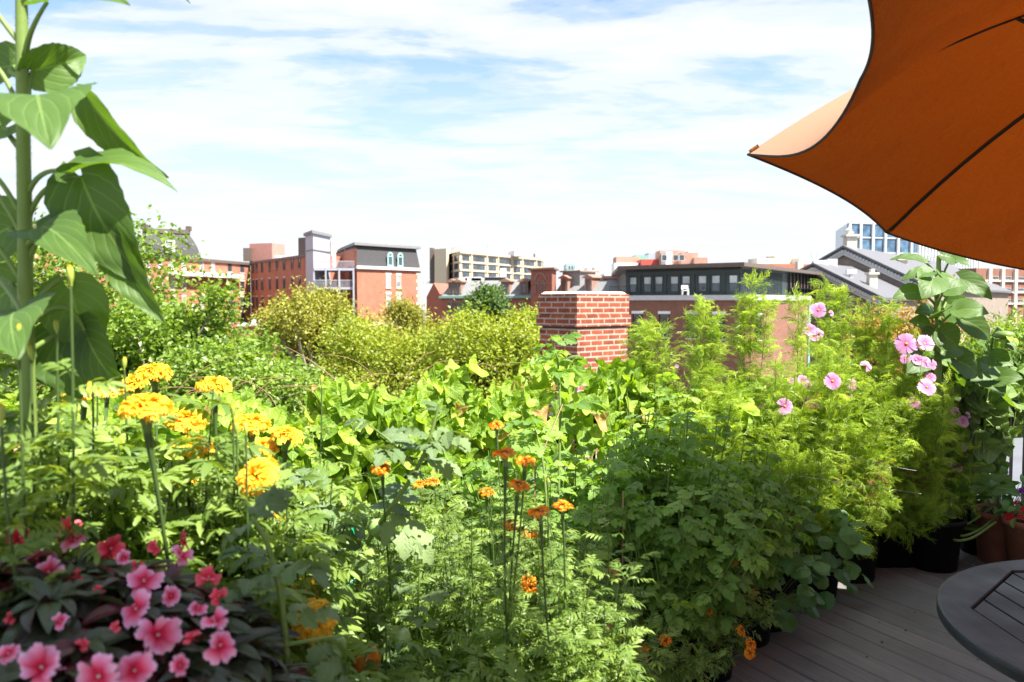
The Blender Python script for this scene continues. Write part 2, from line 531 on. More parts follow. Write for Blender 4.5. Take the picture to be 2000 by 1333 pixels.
G['cosmos_dry'] = leafmat('cosmos_dry', (0.10, 0.05, 0.015), (0.26, 0.15, 0.04), 0.6, 0.25, trc=(1.3, 1.2, 0.7))
G['nast'] = leafmat('nasturtium_leaf', (0.06, 0.15, 0.035), (0.14, 0.27, 0.07), 0.45, 0.25, trc=(1.8, 2.0, 0.4))
G['squash'] = leafmat('squash_leaf', (0.08, 0.15, 0.03), (0.18, 0.28, 0.065), 0.55, 0.3, veins=0.6, vcol=(0.2, 0.28, 0.1), trc=(1.7, 1.8, 0.4))
G['imp'] = leafmat('impatiens_leaf', (0.032, 0.03, 0.02), (0.075, 0.125, 0.05), 0.38, 0.2, veins=0.4, vcol=(0.12, 0.02, 0.03), trc=(2.5, 0.7, 0.5), spec=0.5, vn=0.5, odd=(0.80, (0.085, 0.014, 0.018)))
G['stem'] = leafmat('green_stem', (0.12, 0.2, 0.035), (0.2, 0.29, 0.07), 0.5, 0.12)
G['stem_dark'] = leafmat('dark_green_stem', (0.045, 0.085, 0.02), (0.10, 0.16, 0.04), 0.5, 0.1)
G['stem_red'] = leafmat('red_stem', (0.10, 0.018, 0.018), (0.2, 0.05, 0.035), 0.4, 0.1, trc=(1.5, 0.6, 0.5))
G['stem_dry'] = leafmat('dry_stem', (0.2, 0.11, 0.05), (0.32, 0.2, 0.1), 0.6, 0.05, trc=(1, 1, 1))
G['tree1'] = leafmat('broad_tree_leaf', (0.075, 0.145, 0.02), (0.26, 0.37, 0.055), 0.42, 0.35, trc=(1.8, 1.8, 0.35), spec=0.5)
G['tree2'] = leafmat('olive_tree_leaf', (0.17, 0.18, 0.025), (0.36, 0.36, 0.055), 0.5, 0.25, trc=(1.6, 1.5, 0.4))
G['tree3'] = leafmat('lime_tree_leaf', (0.17, 0.22, 0.025), (0.40, 0.45, 0.07), 0.45, 0.38, trc=(1.6, 1.6, 0.35))
G['tree4'] = leafmat('autumn_leaf', (0.24, 0.20, 0.03), (0.48, 0.28, 0.05), 0.5, 0.3, trc=(1.4, 1.2, 0.4))
G['tree5'] = leafmat('deep_green_leaf', (0.035, 0.08, 0.02), (0.12, 0.2, 0.04), 0.45, 0.25)
M_['bark'] = plain('bark', (0.17, 0.135, 0.10), 0.9, 0.35, 6, bump=0.6)
M_['bark_pale'] = plain('pale_bark', (0.33, 0.28, 0.22), 0.9, 0.25, 6, bump=0.5)

P = {}
P['african'] = petalmat('african_marigold_petal', [(0.0, (0.78, 0.26, 0.0)), (0.4, (0.95, 0.47, 0.01)), (1.0, (0.98, 0.68, 0.06))], 0.35, 0.6, 0.18)
P['french'] = petalmat('french_marigold_petal', [(0.0, (0.65, 0.12, 0.0)), (0.5, (0.88, 0.24, 0.01)), (1.0, (0.92, 0.36, 0.02))], 0.3, 0.6, 0.15)
P['cosmos'] = petalmat('cosmos_petal', [(0.0, (0.5, 0.09, 0.3)), (0.35, (0.66, 0.24, 0.5)), (1.0, (0.8, 0.45, 0.68))], 0.4, 0.6, 0.15)
P['imp'] = petalmat('impatiens_petal', [(0.0, (0.40, 0.0, 0.03)), (0.30, (0.62, 0.015, 0.07)), (0.55, (0.74, 0.14, 0.26)), (0.85, (0.80, 0.36, 0.54)), (1.0, (0.84, 0.48, 0.64))], 0.22, 0.5, 0.12)
P['impred'] = petalmat('impatiens_petal_coral', [(0.0, (0.5, 0.0, 0.03)), (0.5, (0.72, 0.04, 0.07)), (1.0, (0.8, 0.15, 0.2))], 0.22, 0.5, 0.12)
P['red'] = petalmat('red_petal', [(0.0, (0.4, 0.0, 0.0)), (1.0, (0.72, 0.015, 0.03))], 0.25)
P['purple'] = petalmat('purple_petal', [(0.0, (0.12, 0.0, 0.2)), (1.0, (0.35, 0.02, 0.5))], 0.25)
P['yellow'] = petalmat('yellow_petal', [(0.0, (0.7, 0.4, 0.0)), (1.0, (0.85, 0.65, 0.05))], 0.3)
M_['disc'] = plain('flower_disc', (0.75, 0.42, 0.03), 0.8, 0.3, 200, bump=0.6)
M_['calyx'] = plain('green_calyx', (0.12, 0.2, 0.05), 0.55, 0.2, 60)
M_['calyx_pale'] = plain('pale_bud', (0.32, 0.4, 0.06), 0.5, 0.25, 120, stretch=(1, 1, 0.1))
M_['tomato_green'] = plain('green_tomato_skin', (0.25, 0.38, 0.12), 0.25, 0.15, 12, spec=0.6)
M_['tomato_orange'] = plain('orange_tomato_skin', (0.6, 0.16, 0.02), 0.22, 0.25, 12, spec=0.6)
M_['tomato_red'] = plain('red_tomato_skin', (0.55, 0.02, 0.015), 0.22, 0.15, 12, spec=0.6)


# ------------------------------------------------------------------ leaf templates
def T_(V, Q=(), Tr=(), u=None, v=None):
    V = np.asarray(V, float); n = len(V)
    return dict(V=V, Q=np.asarray(Q, np.int64).reshape(-1, 4), T=np.asarray(Tr, np.int64).reshape(-1, 3),
                u=np.zeros(n) if u is None else np.asarray(u, float), v=np.zeros(n) if v is None else np.asarray(v, float))


def join(ts):
    off, V, Q, Tr, u, v = 0, [], [], [], [], []
    for t in ts:
        V.append(t['V']); Q.append(t['Q'] + off); Tr.append(t['T'] + off); u.append(t['u']); v.append(t['v']); off += len(t['V'])
    return T_(np.concatenate(V), np.concatenate(Q), np.concatenate(Tr), np.concatenate(u), np.concatenate(v))


def xf(t, M, p):
    return T_(t['V'] @ np.asarray(M, float).T + np.asarray(p, float), t['Q'], t['T'], t['u'], t['v'])


def blade(w, nl=5, droop=0.25, fold=0.25, shape=None, wave=0.0, nc=1):
    """leaf blade along +y, length 1, half width w; nc strips each side"""
    t = np.linspace(0, 1, nl + 1)
    s = shape(t) if shape else np.sin(np.pi * np.clip(t, 0.0, 1) ** 0.75) ** 0.8
    s = np.maximum(s, 0.02)
    cols = np.linspace(-1, 1, 2 * nc + 1)
    V, U, VV = [], [], []
    for i, ti in enumerate(t):
        y = math.sin(ti * droop * 1.6) / (droop * 1.6) if droop > 1e-3 else ti
        z = -(1 - math.cos(ti * droop * 1.6)) / (droop * 1.6) if droop > 1e-3 else 0
        for c in cols:
            V.append((c * w * s[i], y, z + abs(c) * w * s[i] * fold + wave * math.sin(ti * 11 + c * 2) * abs(c)))
            U.append(c); VV.append(ti)
    m = 2 * nc + 1
    Q = [[i * m + j, i * m + j + 1, (i + 1) * m + j + 1, (i + 1) * m + j] for i in range(nl) for j in range(m - 1)]
    return T_(V, Q, u=U, v=VV)


def ribbon(pts, w, nrm=(0, 0, 1)):
    pts = np.asarray(pts, float)
    tan = unit(np.gradient(pts, axis=0)); sd = unit(np.cross(tan, nrm))
    ww = w * np.linspace(1, 0.5, len(pts))[:, None]
    V = np.stack([pts - sd * ww, pts + sd * ww], 1).reshape(-1, 3)
    Q = [[2 * i, 2 * i + 1, 2 * i + 3, 2 * i + 2] for i in range(len(pts) - 1)]
    return T_(V, Q, v=np.repeat(np.linspace(0, 1, len(pts)), 2))


def rot3(ax, a):
    return np.array(Matrix.Rotation(a, 3, ax))


def jag(n, amp):
    def f(t):
        base = np.sin(np.pi * np.clip(t, 0, 1) ** 0.7) ** 0.75
        return base * (1 + amp * (np.arange(len(t)) % 2 * 2 - 1))
    return f


def pinnate(npairs, lw, ll, nl, droop, shape=None, seed=0, fold=0.2, term=1.15, spread=58):
    r = np.random.default_rng(seed)
    parts = [ribbon([(0, y, -droop * y * y * 0.55) for y in np.linspace(0, 0.78, 5)], 0.010)]
    ys = np.linspace(0.16, 0.72, npairs)
    for k, y in enumerate(ys):
        sc = ll * (0.65 + 0.5 * math.sin(math.pi * (k + 0.8) / (npairs + 0.4)))
        for sgn in (-1, 1):
            b = blade(lw * r.uniform(.85, 1.15), nl, 0.3 + r.uniform(0, .35), fold, shape)
            M = rot3('Z', -sgn * R(spread + r.uniform(-14, 10))) @ rot3('Y', sgn * R(r.uniform(-20, 25))) @ rot3('X', R(r.uniform(-25, 12)))
            parts.append(xf(b, M * sc * r.uniform(.85, 1.12), (0, y + r.uniform(-.02, .02), -droop * y * y * 0.55)))
    b = blade(lw, nl, 0.5, fold, shape)
    parts.append(xf(b, rot3('X', R(-28)) * ll * term, (0, 0.74, -droop * 0.55 * 0.55)))
    return join(parts)


TPL = {}
TPL['mar'] = [pinnate(5, 0.17, 0.42, 3, 0.5, None, s) for s in range(3)]
TPL['mar_near'] = [pinnate(5, 0.15, 0.46, 7, 0.5, jag(7, 0.13), s + 5) for s in range(3)]
TPL['tom'] = [pinnate(3, 0.34, 0.42, 8, 0.55, jag(8, 0.2), s + 20, 0.15, 1.2, 62) for s in range(4)]
TPL['french'] = [pinnate(6, 0.12, 0.34, 3, 0.4, None, s + 40, 0.1, 1.0, 52) for s in range(3)]


def cosmosleaf(seed):
    r = np.random.default_rng(seed)
    parts = []
    def arc(p, d, L, bend, n=4):
        pts = [np.array(p, float)]; d = unit(d)
        for i in range(n):
            d = unit(d + np.array([r.uniform(-.2, .2), r.uniform(-.2, .2), -bend / n + r.uniform(-.08, .08)]) )
            pts.append(pts[-1] + d * L / n)
        return np.array(pts)
    main = arc((0, 0, 0), (0, 1, 0.55), 1.0, 1.7, 7)
    parts.append(ribbon(main, 0.012))
    for k in range(1, 8):
        for sg in (-1, 1):
            p = main[k]; L = 0.55 * (1 - k * 0.08) * r.uniform(.6, 1.25)
            dd = unit(main[min(k, 6) + 1] - main[min(k, 6)])
            d0 = dd * 1.0 + np.array([sg * 0.65, 0, r.uniform(-.3, .5)])
            a = arc(p, d0, L, r.uniform(.4, 1.5), 4)
            parts.append(ribbon(a, 0.0105, unit(r.normal(size=3))))
            for q in (1, 2) if k < 6 else (1,):
                for s2 in (-1, 1):
                    d1 = unit(a[q + 1] - a[q]) + np.array([0.55 * s2 * dd[1], -.2 + .2 * s2, r.uniform(-.3, .5)])
                    b = arc(a[q], d1, L * r.uniform(.35, .6), r.uniform(.1, .9), 2)
                    parts.append(ribbon(b, 0.009, unit(r.normal(size=3))))
    return join(parts)


TPL['cosmos'] = [cosmosleaf(s) for s in range(5)]


def radial(outline, rings=2, cup=0.15, ruffle=0.05, center=(0, 0.28)):
    """leaf from a closed outline (n,2), filled as rings about a centre; u,v for vein drawing"""
    o = np.asarray(outline, float); n = len(o); c = np.array(center)
    V = [(*c, 0)]; U, VV = [0], [0.5]
    for k in range(1, rings + 1):
        f = k / rings
        for i, q in enumerate(o):
            p = c + (q - c) * f
            V.append((p[0], p[1], cup * (np.linalg.norm(q - c) * f) ** 2 + ruffle * f * f * math.sin(i * 2 * math.pi * 4 / n) - 0.22 * max(0, p[1]) ** 2 * 0.8))
            U.append(f * math.sin(i * math.pi * 2 / n * 4) if False else p[0] * 1.6); VV.append(p[1])
    Tr = [[0, 1 + i, 1 + (i + 1) % n] for i in range(n)]
    Q = [[1 + (k - 1) * n + i, 1 + k * n + i, 1 + k * n + (i + 1) % n, 1 + (k - 1) * n + (i + 1) % n] for k in range(1, rings) for i in range(n)]
    return T_(V, Q, Tr, U, VV)


def heart(n=22, w=0.48, notch=0.16, point=1.0):
    out = []
    for i in range(n):
        a = 2 * math.pi * i / n           # 0 at the notch
        s = math.sin(a / 2)
        x = w * math.sin(a) * (1 + 0.25 * math.cos(a)) * 1.02
        y = -notch * 1.1 * abs(math.sin(a)) ** 0.8 + (point) * (s ** 3.2) * 0.98 - 0.02
        out.append((x, y))
    return np.array(out)


TPL['glory'] = [radial(heart(22, 0.50, 0.2), 3, 0.5, 0.06), radial(heart(22, 0.46, 0.16), 3, 0.95, 0.08), radial(heart(20, 0.52, 0.22), 2, 0.15, 0.06)]
TPL['round'] = [radial(np.array([(0.5 * math.cos(a) * (1 + .04 * math.cos(9 * a)), 0.5 + 0.5 * math.sin(a) * (1 + .04 * math.cos(9 * a))) for a in np.arange(18) * math.pi / 9]), 2, -0.25, 0.02, (0, 0.5))]
sq = []
for i in range(30):
    a = -math.pi / 2 + 2 * math.pi * i / 30
    rr = 0.5 * (1 + 0.16 * math.cos(5 * (a - math.pi / 2)) + 0.04 * math.cos(15 * a))
    if i in (0,): rr *= 0.25
    if i in (1, 29): rr *= 0.8
    sq.append((rr * math.cos(a), 0.42 + rr * math.sin(a)))
TPL['squash'] = [radial(np.array(sq), 3, 0.3, 0.05, (0, 0.3))]
TPL['imp'] = [blade(0.16, 7, 0.5, 0.35, None, 0.01, 1), blade(0.18, 7, 0.9, 0.25, None, 0.01, 1)]
TPL['sun'] = [blade(0.42, 8, 0.7, 0.12, lambda t: np.sin(np.pi * t ** 0.62) ** 0.75, 0.02, 2)]
TPL['pointed'] = [blade(0.24, 5, 0.6, 0.25), blade(0.28, 5, 0.9, 0.15)]
TPL['tree'] = [T_([(0, 0, 0), (0.36, 0.45, 0.12), (0, 1, -0.12), (-0.36, 0.45, 0.12)], [], [[0, 1, 2], [0, 2, 3]], v=[0, .5, 1, .5])]
TPL['ash'] = [T_([(0, 0, 0), (0.2, 0.5, 0.05), (0, 1, -0.15), (-0.2, 0.5, 0.05)], [], [[0, 1, 2], [0, 2, 3]], v=[0, .5, 1, .5])]


def scatter(mb, kind, pos, dirs, size, rnd=None, up=None, mi=0):
    tps = TPL[kind]; k = len(pos)
    if rnd is None: rnd = rng.random(k)
    if up is None: up = np.array([0, 0, 1.]) + rng.normal(size=(k, 3)) * 0.28
    M = frame(dirs, up, size)
    sel = rng.integers(len(tps), size=k)
    for i, t in enumerate(tps):
        m = sel == i
        if m.any(): mb.inst(t, M[m], pos[m], rnd[m], mi)


# ------------------------------------------------------------------ setting: deck, roof, ground
BD = R(27.3)     # boards run towards azimuth -27 deg; rails run across them
e_b = np.array([-math.sin(BD), math.cos(BD)])      # along boards
e_r = np.array([math.cos(BD), math.sin(BD)])       # across boards


def deckmat():
    m, t, out = newmat('grey_composite_board')
    vec = objcoord(t, (1, 1, 1), (0, 0, -BD))
    mp = t.nodes.new('ShaderNodeMapping'); mp.inputs['Scale'].default_value = (60, 2.2, 10)
    t.links.new(vec, mp.inputs[0])
    n = noise(t, mp.outputs[0], 1.0, 6, 0.65)
    n2_ = noise(t, vec, 2.2, 5, 0.6)
    c = ramp_out(t, n.outputs['Fac'], [(0.3, (0.185, 0.172, 0.16)), (0.7, (0.27, 0.255, 0.24))])
    c = mixc(t, 0.5, c, ramp_out(t, n2_.outputs['Fac'], [(0.3, (0.62, 0.62, 0.62)), (0.7, (1.3, 1.3, 1.3))]), 'MULTIPLY')
    c = mixc(t, 0.45, c, ramp_out(t, attr(t, 'rnd'), [(0, (0.7, 0.7, 0.72)), (1, (1.25, 1.22, 1.2))]), 'MULTIPLY')
    p = t.nodes.new('ShaderNodeBsdfPrincipled')
    t.links.new(c, p.inputs['Base Color'])
    t.links.new(ramp_out(t, n2_.outputs['Fac'], [(0.3, (0.42, 0.42, 0.42)), (0.7, (0.62, 0.62, 0.62))]), p.inputs['Roughness'])
    b = t.nodes.new('ShaderNodeBump'); b.inputs['Strength'].default_value = 0.35; b.inputs['Distance'].default_value = 0.004
    t.links.new(n.outputs['Fac'], b.inputs['Height']); t.links.new(b.outputs[0], p.inputs['Normal'])
    t.links.new(p.outputs[0], out.inputs[0])
    return m


# railing line (plan): left run and right run
RA = np.array([-3.6, 2.62]); RBp = np.array([-0.1, 4.55]); RC = np.array([5.2, 6.04])
mb = MB()
bw = 0.14
for i in range(-26, 46):
    s0 = i * bw
    c0 = e_r * s0
    # deck boards from behind the camera to just past the railing
    tmax = 3.9 if s0 < 1.5 else 4.75
    t0 = -2.6
    w = bw - 0.006
    zt = rng.uniform(-0.0012, 0.0012)
    a = c0 + e_b * t0; b = c0 + e_b * tmax
    hw = e_r * w / 2; bv = 0.004
    Pp = []
    for q in (a, b):
        for off, z in ((-1, -0.026), (-1, -bv), (-(1 - 2 * bv / w), 0), ((1 - 2 * bv / w), 0), (1, -bv), (1, -0.026)):
            Pp.append((q[0] + hw[0] * off, q[1] + hw[1] * off, z + zt))
    Qs = [[k, k + 1, 7 + k, 6 + k] for k in range(5)]
    Qs = [q[::-1] for q in Qs]
    mb.add(Pp, Qs, rnd=rng.random())
deck = mb.obj('deck', deckmat()); deck['kind'] = 'structure'
mb = MB()
for zz, sz in ((-0.06, 0),):
    mb.add([(-6, -4, zz), (9, -4, zz), (9, 7.0, zz), (-6, 6.0, zz)], [[0, 1, 2, 3]])
mb.add([(-9, -6, -0.32), (13, -6, -0.32), (13, 12.6, -0.32), (-9, 8.2, -0.32)], [[0, 1, 2, 3]])
mb.add([(-9, 8.2, -0.32), (13, 12.6, -0.32), (13, 12.6, -12), (-9, 8.2, -12)], [[0, 1, 2, 3]])
rf = mb.obj('flat_roof', plain('silver_roof_membrane', (0.13, 0.135, 0.15), 0.6, 0.12, 1.2, bump=0.15)); rf['kind'] = 'structure'
mb = MB()
mb.add([(-3000, -200, -12), (3000, -200, -12), (3000, 4000, -12), (-3000, 4000, -12)], [[0, 1, 2, 3]])
gr = mb.obj('ground', plain('street_ground', (0.12, 0.115, 0.10), 0.9, 0.3, 0.05)); gr['kind'] = 'structure'

# ------------------------------------------------------------------ buildings
GZ = -12.0


def pxy(px, d):
    return np.array([(px - 1000) / F * d / (CP + 0.049 * SP) * 1.0, d])


def zat(py, d):
    return W(1000, py, d)[2]


def hit(A, B, px):
    """point of wall line A-B seen in column px"""
    k = (px - 1000) / F / CP      # x = k*y (small pitch)
    A, B = np.asarray(A, float), np.asarray(B, float); D = B - A
    s = (k * A[1] - A[0]) / (D[0] - k * D[1])
    return A + D * s


class Wall:
    """a vertical wall from A to B (left to right seen from the camera side)"""

    def __init__(s, A, B):
        s.A, s.B = np.asarray(A, float), np.asarray(B, float)
        s.d = (s.B - s.A) / np.linalg.norm(s.B - s.A)
        s.n = np.array([s.d[1], -s.d[0]])       # towards the camera

    def P(s, p, out, z):
        q = p + s.n * out
        return (q[0], q[1], z)

    def rect(s, mb, p, w, z0, z1, o0, o1, mi=0):
        """box on the wall centred on plan point p, from depth o0 to o1 outward"""
        a, b = p - s.d * w / 2, p + s.d * w / 2
        V = [s.P(a, o0, z0), s.P(b, o0, z0), s.P(b, o0, z1), s.P(a, o0, z1), s.P(a, o1, z0), s.P(b, o1, z0), s.P(b, o1, z1), s.P(a, o1, z1)]
        mb.add(V, [[4, 5, 6, 7], [0, 4, 7, 3], [5, 1, 2, 6], [7, 6, 2, 3], [0, 1, 5, 4]], mi=mi)


def window(root, wall, px, zc, w, h, frame_m='white', glass_m='glass', lintel=None, sill=None, muntin=True, arch=False, off=0.02, fw=0.08, name='window'):
    p = hit(wall.A, wall.B, px) if not isinstance(px, np.ndarray) else px
    z0, z1 = zc - h / 2, zc + h / 2
    mb = MB()
    wall.rect(mb, p, w - 2 * fw, z0 + fw, z1 - fw, 0.0, off, 1)                       # glass
    d = wall.d
    for sg in (-1, 1): wall.rect(mb, p + d * sg * (w / 2 - fw / 2), fw, z0, z1, 0, off + 0.07, 0)
    wall.rect(mb, p, w - 2 * fw, z1 - fw, z1, 0, off + 0.068, 0)
    wall.rect(mb, p, w - 2 * fw, z0, z0 + fw, 0, off + 0.068, 0)
    if muntin: wall.rect(mb, p, w - 2 * fw, zc - 0.03, zc + 0.03, 0, off + 0.05, 0)
    if arch:
        c = 10; V = [wall.P(p, off + 0.07, z1)]
        for k in range(c + 1):
            a = math.pi * k / c; V.append(wall.P(p - d * math.cos(a) * w / 2, off + 0.07, z1 + math.sin(a) * w / 2))
        mb.add(V, None, [[0, k + 1, k + 2] for k in range(c)], mi=0)
        V2 = [wall.P(p, off + 0.09, z1 - 0.02)] + [wall.P(p - d * math.cos(math.pi * k / c) * (w / 2 - fw * 1.3), off + 0.09, z1 - 0.02 + math.sin(math.pi * k / c) * (w / 2 - fw * 1.3)) for k in range(c + 1)]
        mb.add(V2, None, [[0, k + 1, k + 2] for k in range(c)], mi=1)
    o = mb.obj(name, [M_[frame_m], M_[glass_m]], root)
    if lintel:
        m2 = MB(); wall.rect(m2, p, w * 1.25, z1 + 0.01, z1 + 0.01 + lintel[1], 0, 0.09, 0); m2.obj('lintel', M_[lintel[0]], o)
    if sill:
        m2 = MB(); wall.rect(m2, p, w * 1.2, z0 - 0.01 - sill[1], z0 - 0.01, 0, 0.13, 0); m2.obj('sill', M_[sill[0]], o)
    return o


def block(root, name, A, B, depth, z0, z1, mat, topmat=None):
    """a box building volume whose front runs A->B, extends `depth` away from the camera"""
    A, B = np.asarray(A, float), np.asarray(B, float)
    d = (B - A) / np.linalg.norm(B - A); n = np.array([-d[1], d[0]])
    xy = [A, B, B + n * depth, A + n * depth]
    mb = MB(); mb.prism(xy, z0, z1, 0, top=1)
    return mb.obj(name, [M_[mat], M_[topmat or 'lightgrey']], root), xy


# --- long orange brick block, left
c1 = pxy(490, 155)
zt = zat(515, 155)
cL = pxy(245, 122); dd = (c1 - cL) / np.linalg.norm(c1 - cL)
A1 = cL - dd * 38
r = thing('brick_apartment_block', 'long orange brick block with rows of windows and a white ledge, behind the left tree', 'building', (*A1, GZ))
block(r, 'wall', A1, c1, 14, GZ, zt, 'brick_orange', 'slate_grey')
w1 = Wall(A1, c1)
mb = MB(); w1.rect(mb, (A1 + c1) / 2, np.linalg.norm(c1 - A1) + 0.4, zt - 0.35, zt + 0.15, 0, 0.3, 0); mb.obj('cornice', M_['brownmetal'], r)
mb = MB(); w1.rect(mb, (hit(A1, c1, 330) + hit(A1, c1, 466)) / 2, np.linalg.norm(hit(A1, c1, 330) - hit(A1, c1, 466)), zat(545, 152), zat(537.5, 152), 0, 1.4, 0); mb.obj('ledge', M_['white'], r)
for px in (290, 315, 339, 361, 396, 418, 451, 475):
    for row, py in enumerate((526, 560, 591, 620)):
        if px in (396, 418) and row == 1: continue
        window(r, w1, px, zat(py, 153) + (0.1 if row == 0 else 0), 1.25 if px > 440 else 1.0, 1.9 if row else 1.6, 'brownmetal' if px > 440 else 'stone', 'glass' if px > 440 else 'glass_pale', ('stone', 0.3), ('stone', 0.18))

# --- black mansard behind it
dM = 170
a, b = pxy(262, dM), pxy(396, dM + 6)
r = thing('mansard_house', 'brick house under a big curved black slate mansard with one small dormer window', 'building', (*a, GZ))
block(r, 'wall', a, b, 12, GZ, zat(508, dM), 'brick_orange')
mb = MB()
n_ = np.array([-(b - a)[1], (b - a)[0]]); n_ = n_ / np.linalg.norm(n_)
d_ = (b - a) / np.linalg.norm(b - a); Lw = np.linalg.norm(b - a)
prev = None
z0_, z1_ = zat(508, dM), zat(452, dM)
for k, (f, ins) in enumerate(((0, 0), (0.25, 0.35), (0.5, 0.8), (0.75, 1.5), (1, 2.4))):
    i_ = ins
    q = [a + d_ * i_ + n_ * i_, b - d_ * i_ + n_ * i_, b - d_ * i_ + n_ * (12 - i_), a + d_ * i_ + n_ * (12 - i_)]
    zz = z0_ + (z1_ - z0_) * f
    if prev is not None: mb.prism(prev[0], prev[1], zz, 0, shrink=q, cap=(f == 1))
    prev = (q, zz)
mr = mb.obj('mansard_roof', M_['slate'], r)
q = prev[0]; mb = MB(); mb.prism([q[0] - d_ * .3 - n_ * .3, q[1] + d_ * .3 - n_ * .3, q[2] + d_ * .3, q[3] - d_ * .3], z1_, z1_ + 0.9, 0)
mb.box((*(q[0] + n_ * .2), z1_ + 1.2), (1.2, 1.2, 1.1)); mb.box((*(q[1] + n_ * .2), z1_ + 1.2), (1.0, 1.0, 1.0))
mb.obj('roof_cornice', M_['brownmetal'], r)
wm = Wall(a + n_ * 0.25, b + n_ * 0.25)
mb = MB(); wm.rect(mb, hit(wm.A, wm.B, 336), 2.0, zat(492, dM), zat(467, dM), -2.0, 0.3, 0); dm = mb.obj('dormer', M_['stone'], r)
wm2 = Wall(wm.A + wm.n * 0.3, wm.B + wm.n * 0.3)
window(r, wm2, 336, zat(479, dM), 1.6, 2.2, 'white', 'glass_pale')

# --- brick wing going back to the corner
c2 = pxy(600, 130)
zt2 = zat(513.5, 155)
r = thing('brick_wing', 'shaded brick wing with four rows of narrow windows, beneath the pink rooftop box', 'building', (*c1, GZ))
block(r, 'wall', c1 + np.array([0.05, 0]), c2, 13, GZ, zt2, 'brick_orange', 'slate_grey')
w2 = Wall(c1, c2)
mb = MB(); w2.rect(mb, (c1 + c2) / 2, np.linalg.norm(c2 - c1), zt2 - 0.3, zt2 + 0.12, 0, 0.25, 0); mb.obj('cornice', M_['brownmetal'], r)
for px in (497, 503.5, 514, 529, 543, 557, 573, 587):
    for row in range(4):
        window(r, w2, px, zat(523.6 + 33.5 * row, 152), 0.95 if px > 500 else 0.7, 2.0, 'brownmetal', 'glass', ('stone', 0.2))
pa, pb = pxy(489, 160), pxy(533, 158)
block(r, 'rooftop_box', pa, pb, 4, zt2 - 0.2, zat(475, 158), 'pink', 'pink')
mb = MB(); mb.box((*(pa + np.array([-0.1, -0.6])), zat(497, 158)), (1.6, 1.2, 2.6)); mb.obj('stair_box', M_['brownmetal'], r)
pa, pb = pxy(584, 136), pxy(598, 135)
block(r, 'roof_stack', pa, pb, 3, zt2 - 0.2, zat(465, 136), 'brownmetal', 'brownmetal')
mb = MB()
for q in (545, 560, 572): mb.box((*pxy(q, 140), zt2 + 0.3), (1.0, 1.0, 0.5))
mb.obj('roof_vent', M_['lightgrey'], r)

# --- grey lift tower with balcony, and the slate mansard block beside it
ta, tb, tc = pxy(598, 129), pxy(613, 124), pxy(646, 131)
r = thing('grey_lift_tower', 'pale grey metal-clad lift tower with a flat cap rising above the brick roofs', 'building', (*tb, GZ))
back = ta + (tc - tb)
mb = MB(); mb.prism([ta, tb, tc, back], GZ, zat(459, 126), 0); mb.obj('wall', M_['greymetal'], r)
cx = (ta + tc) / 2
cap = [cx + (q - cx) * 1.16 for q in (ta, tb, tc, back)]
mb = MB(); mb.prism(cap, zat(458.9, 126), zat(453, 126), 0); mb.add([(*q, zat(458.9, 126)) for q in cap], [[3, 2, 1, 0]]); mb.obj('roof', M_['slate_grey'], r)
wt_ = Wall(tb, tc); mb = MB(); wt_.rect(mb, (tb + tc) / 2, np.linalg.norm(tc - tb) + .2, zat(490, 126), zat(488.6, 126), 0, 0.12); 
wt2 = Wall(ta, tb); wt2.rect(mb, (ta + tb) / 2, np.linalg.norm(ta - tb) + .2, zat(490, 126), zat(488.6, 126), 0, 0.12); mb.obj('trim', M_['slate_grey'], r)
ba, bb = pxy(648, 140), pxy(664, 141)
block(r, 'rear_shed', ba, bb, 3, GZ + 10, zat(472, 140), 'stone', 'brownmetal')

m0, m1, mB = pxy(698, 124), pxy(822, 133.5), pxy(640, 150)
r = thing('slate_mansard_block', 'orange brick block with dark slate mansard and two arched teal dormers', 'building', (*m0, GZ))
ze = zat(519, 124); ztp = zat(479, 124)
dmn = m1 - m0; dn = np.array([-dmn[1], dmn[0]]) / np.linalg.norm(dmn)
mb = MB(); mb.prism([m0, m1, m1 + dn * 14, mB], GZ, ze, 0); mb.obj('wall', M_['brick_orange'], r)
dmu = dmn / np.linalg.norm(dmn)
mb = MB()
lo = [m0 + dmu * .05 + dn * .1, m1 - dmu * .05 + dn * .1, m1 + dn * 13.9, mB + dmu * .1]
hi = [m0 + dmu * .1 + dn * .55, m1 - dmu * .5 + dn * .55, m1 - dmu * .5 + dn * 13.4, mB + dmu * .5]
mb.prism(lo, ze, ztp, 0, shrink=hi); mb.obj('mansard_roof', M_['slate'], r)
mb = MB(); mb.prism([hi[0] - dn * .5 - dmu * .5, hi[1] - dn * .5 + dmu * .7, hi[2] + dmu * .5, hi[3]], ztp, ztp + 0.45, 0); mb.obj('roof_cornice', M_['slate_grey'], r)
w3 = Wall(m0, m1)
mb = MB(); w3.rect(mb, (m0 + m1) / 2, np.linalg.norm(m1 - m0) + .5, ze - 0.5, ze - 0.02, 0, 0.35); mb.obj('eave', M_['lightgrey'], r)
mb = MB()
for k in range(14): w3.rect(mb, m1 - dmu * (0.35 if k % 2 else 0.5), 0.7 if k % 2 else 1.0, ze - 1.2 - k * 0.62, ze - 0.7 - k * 0.62, 0, 0.06)
mb.obj('quoins', M_['stone'], r)
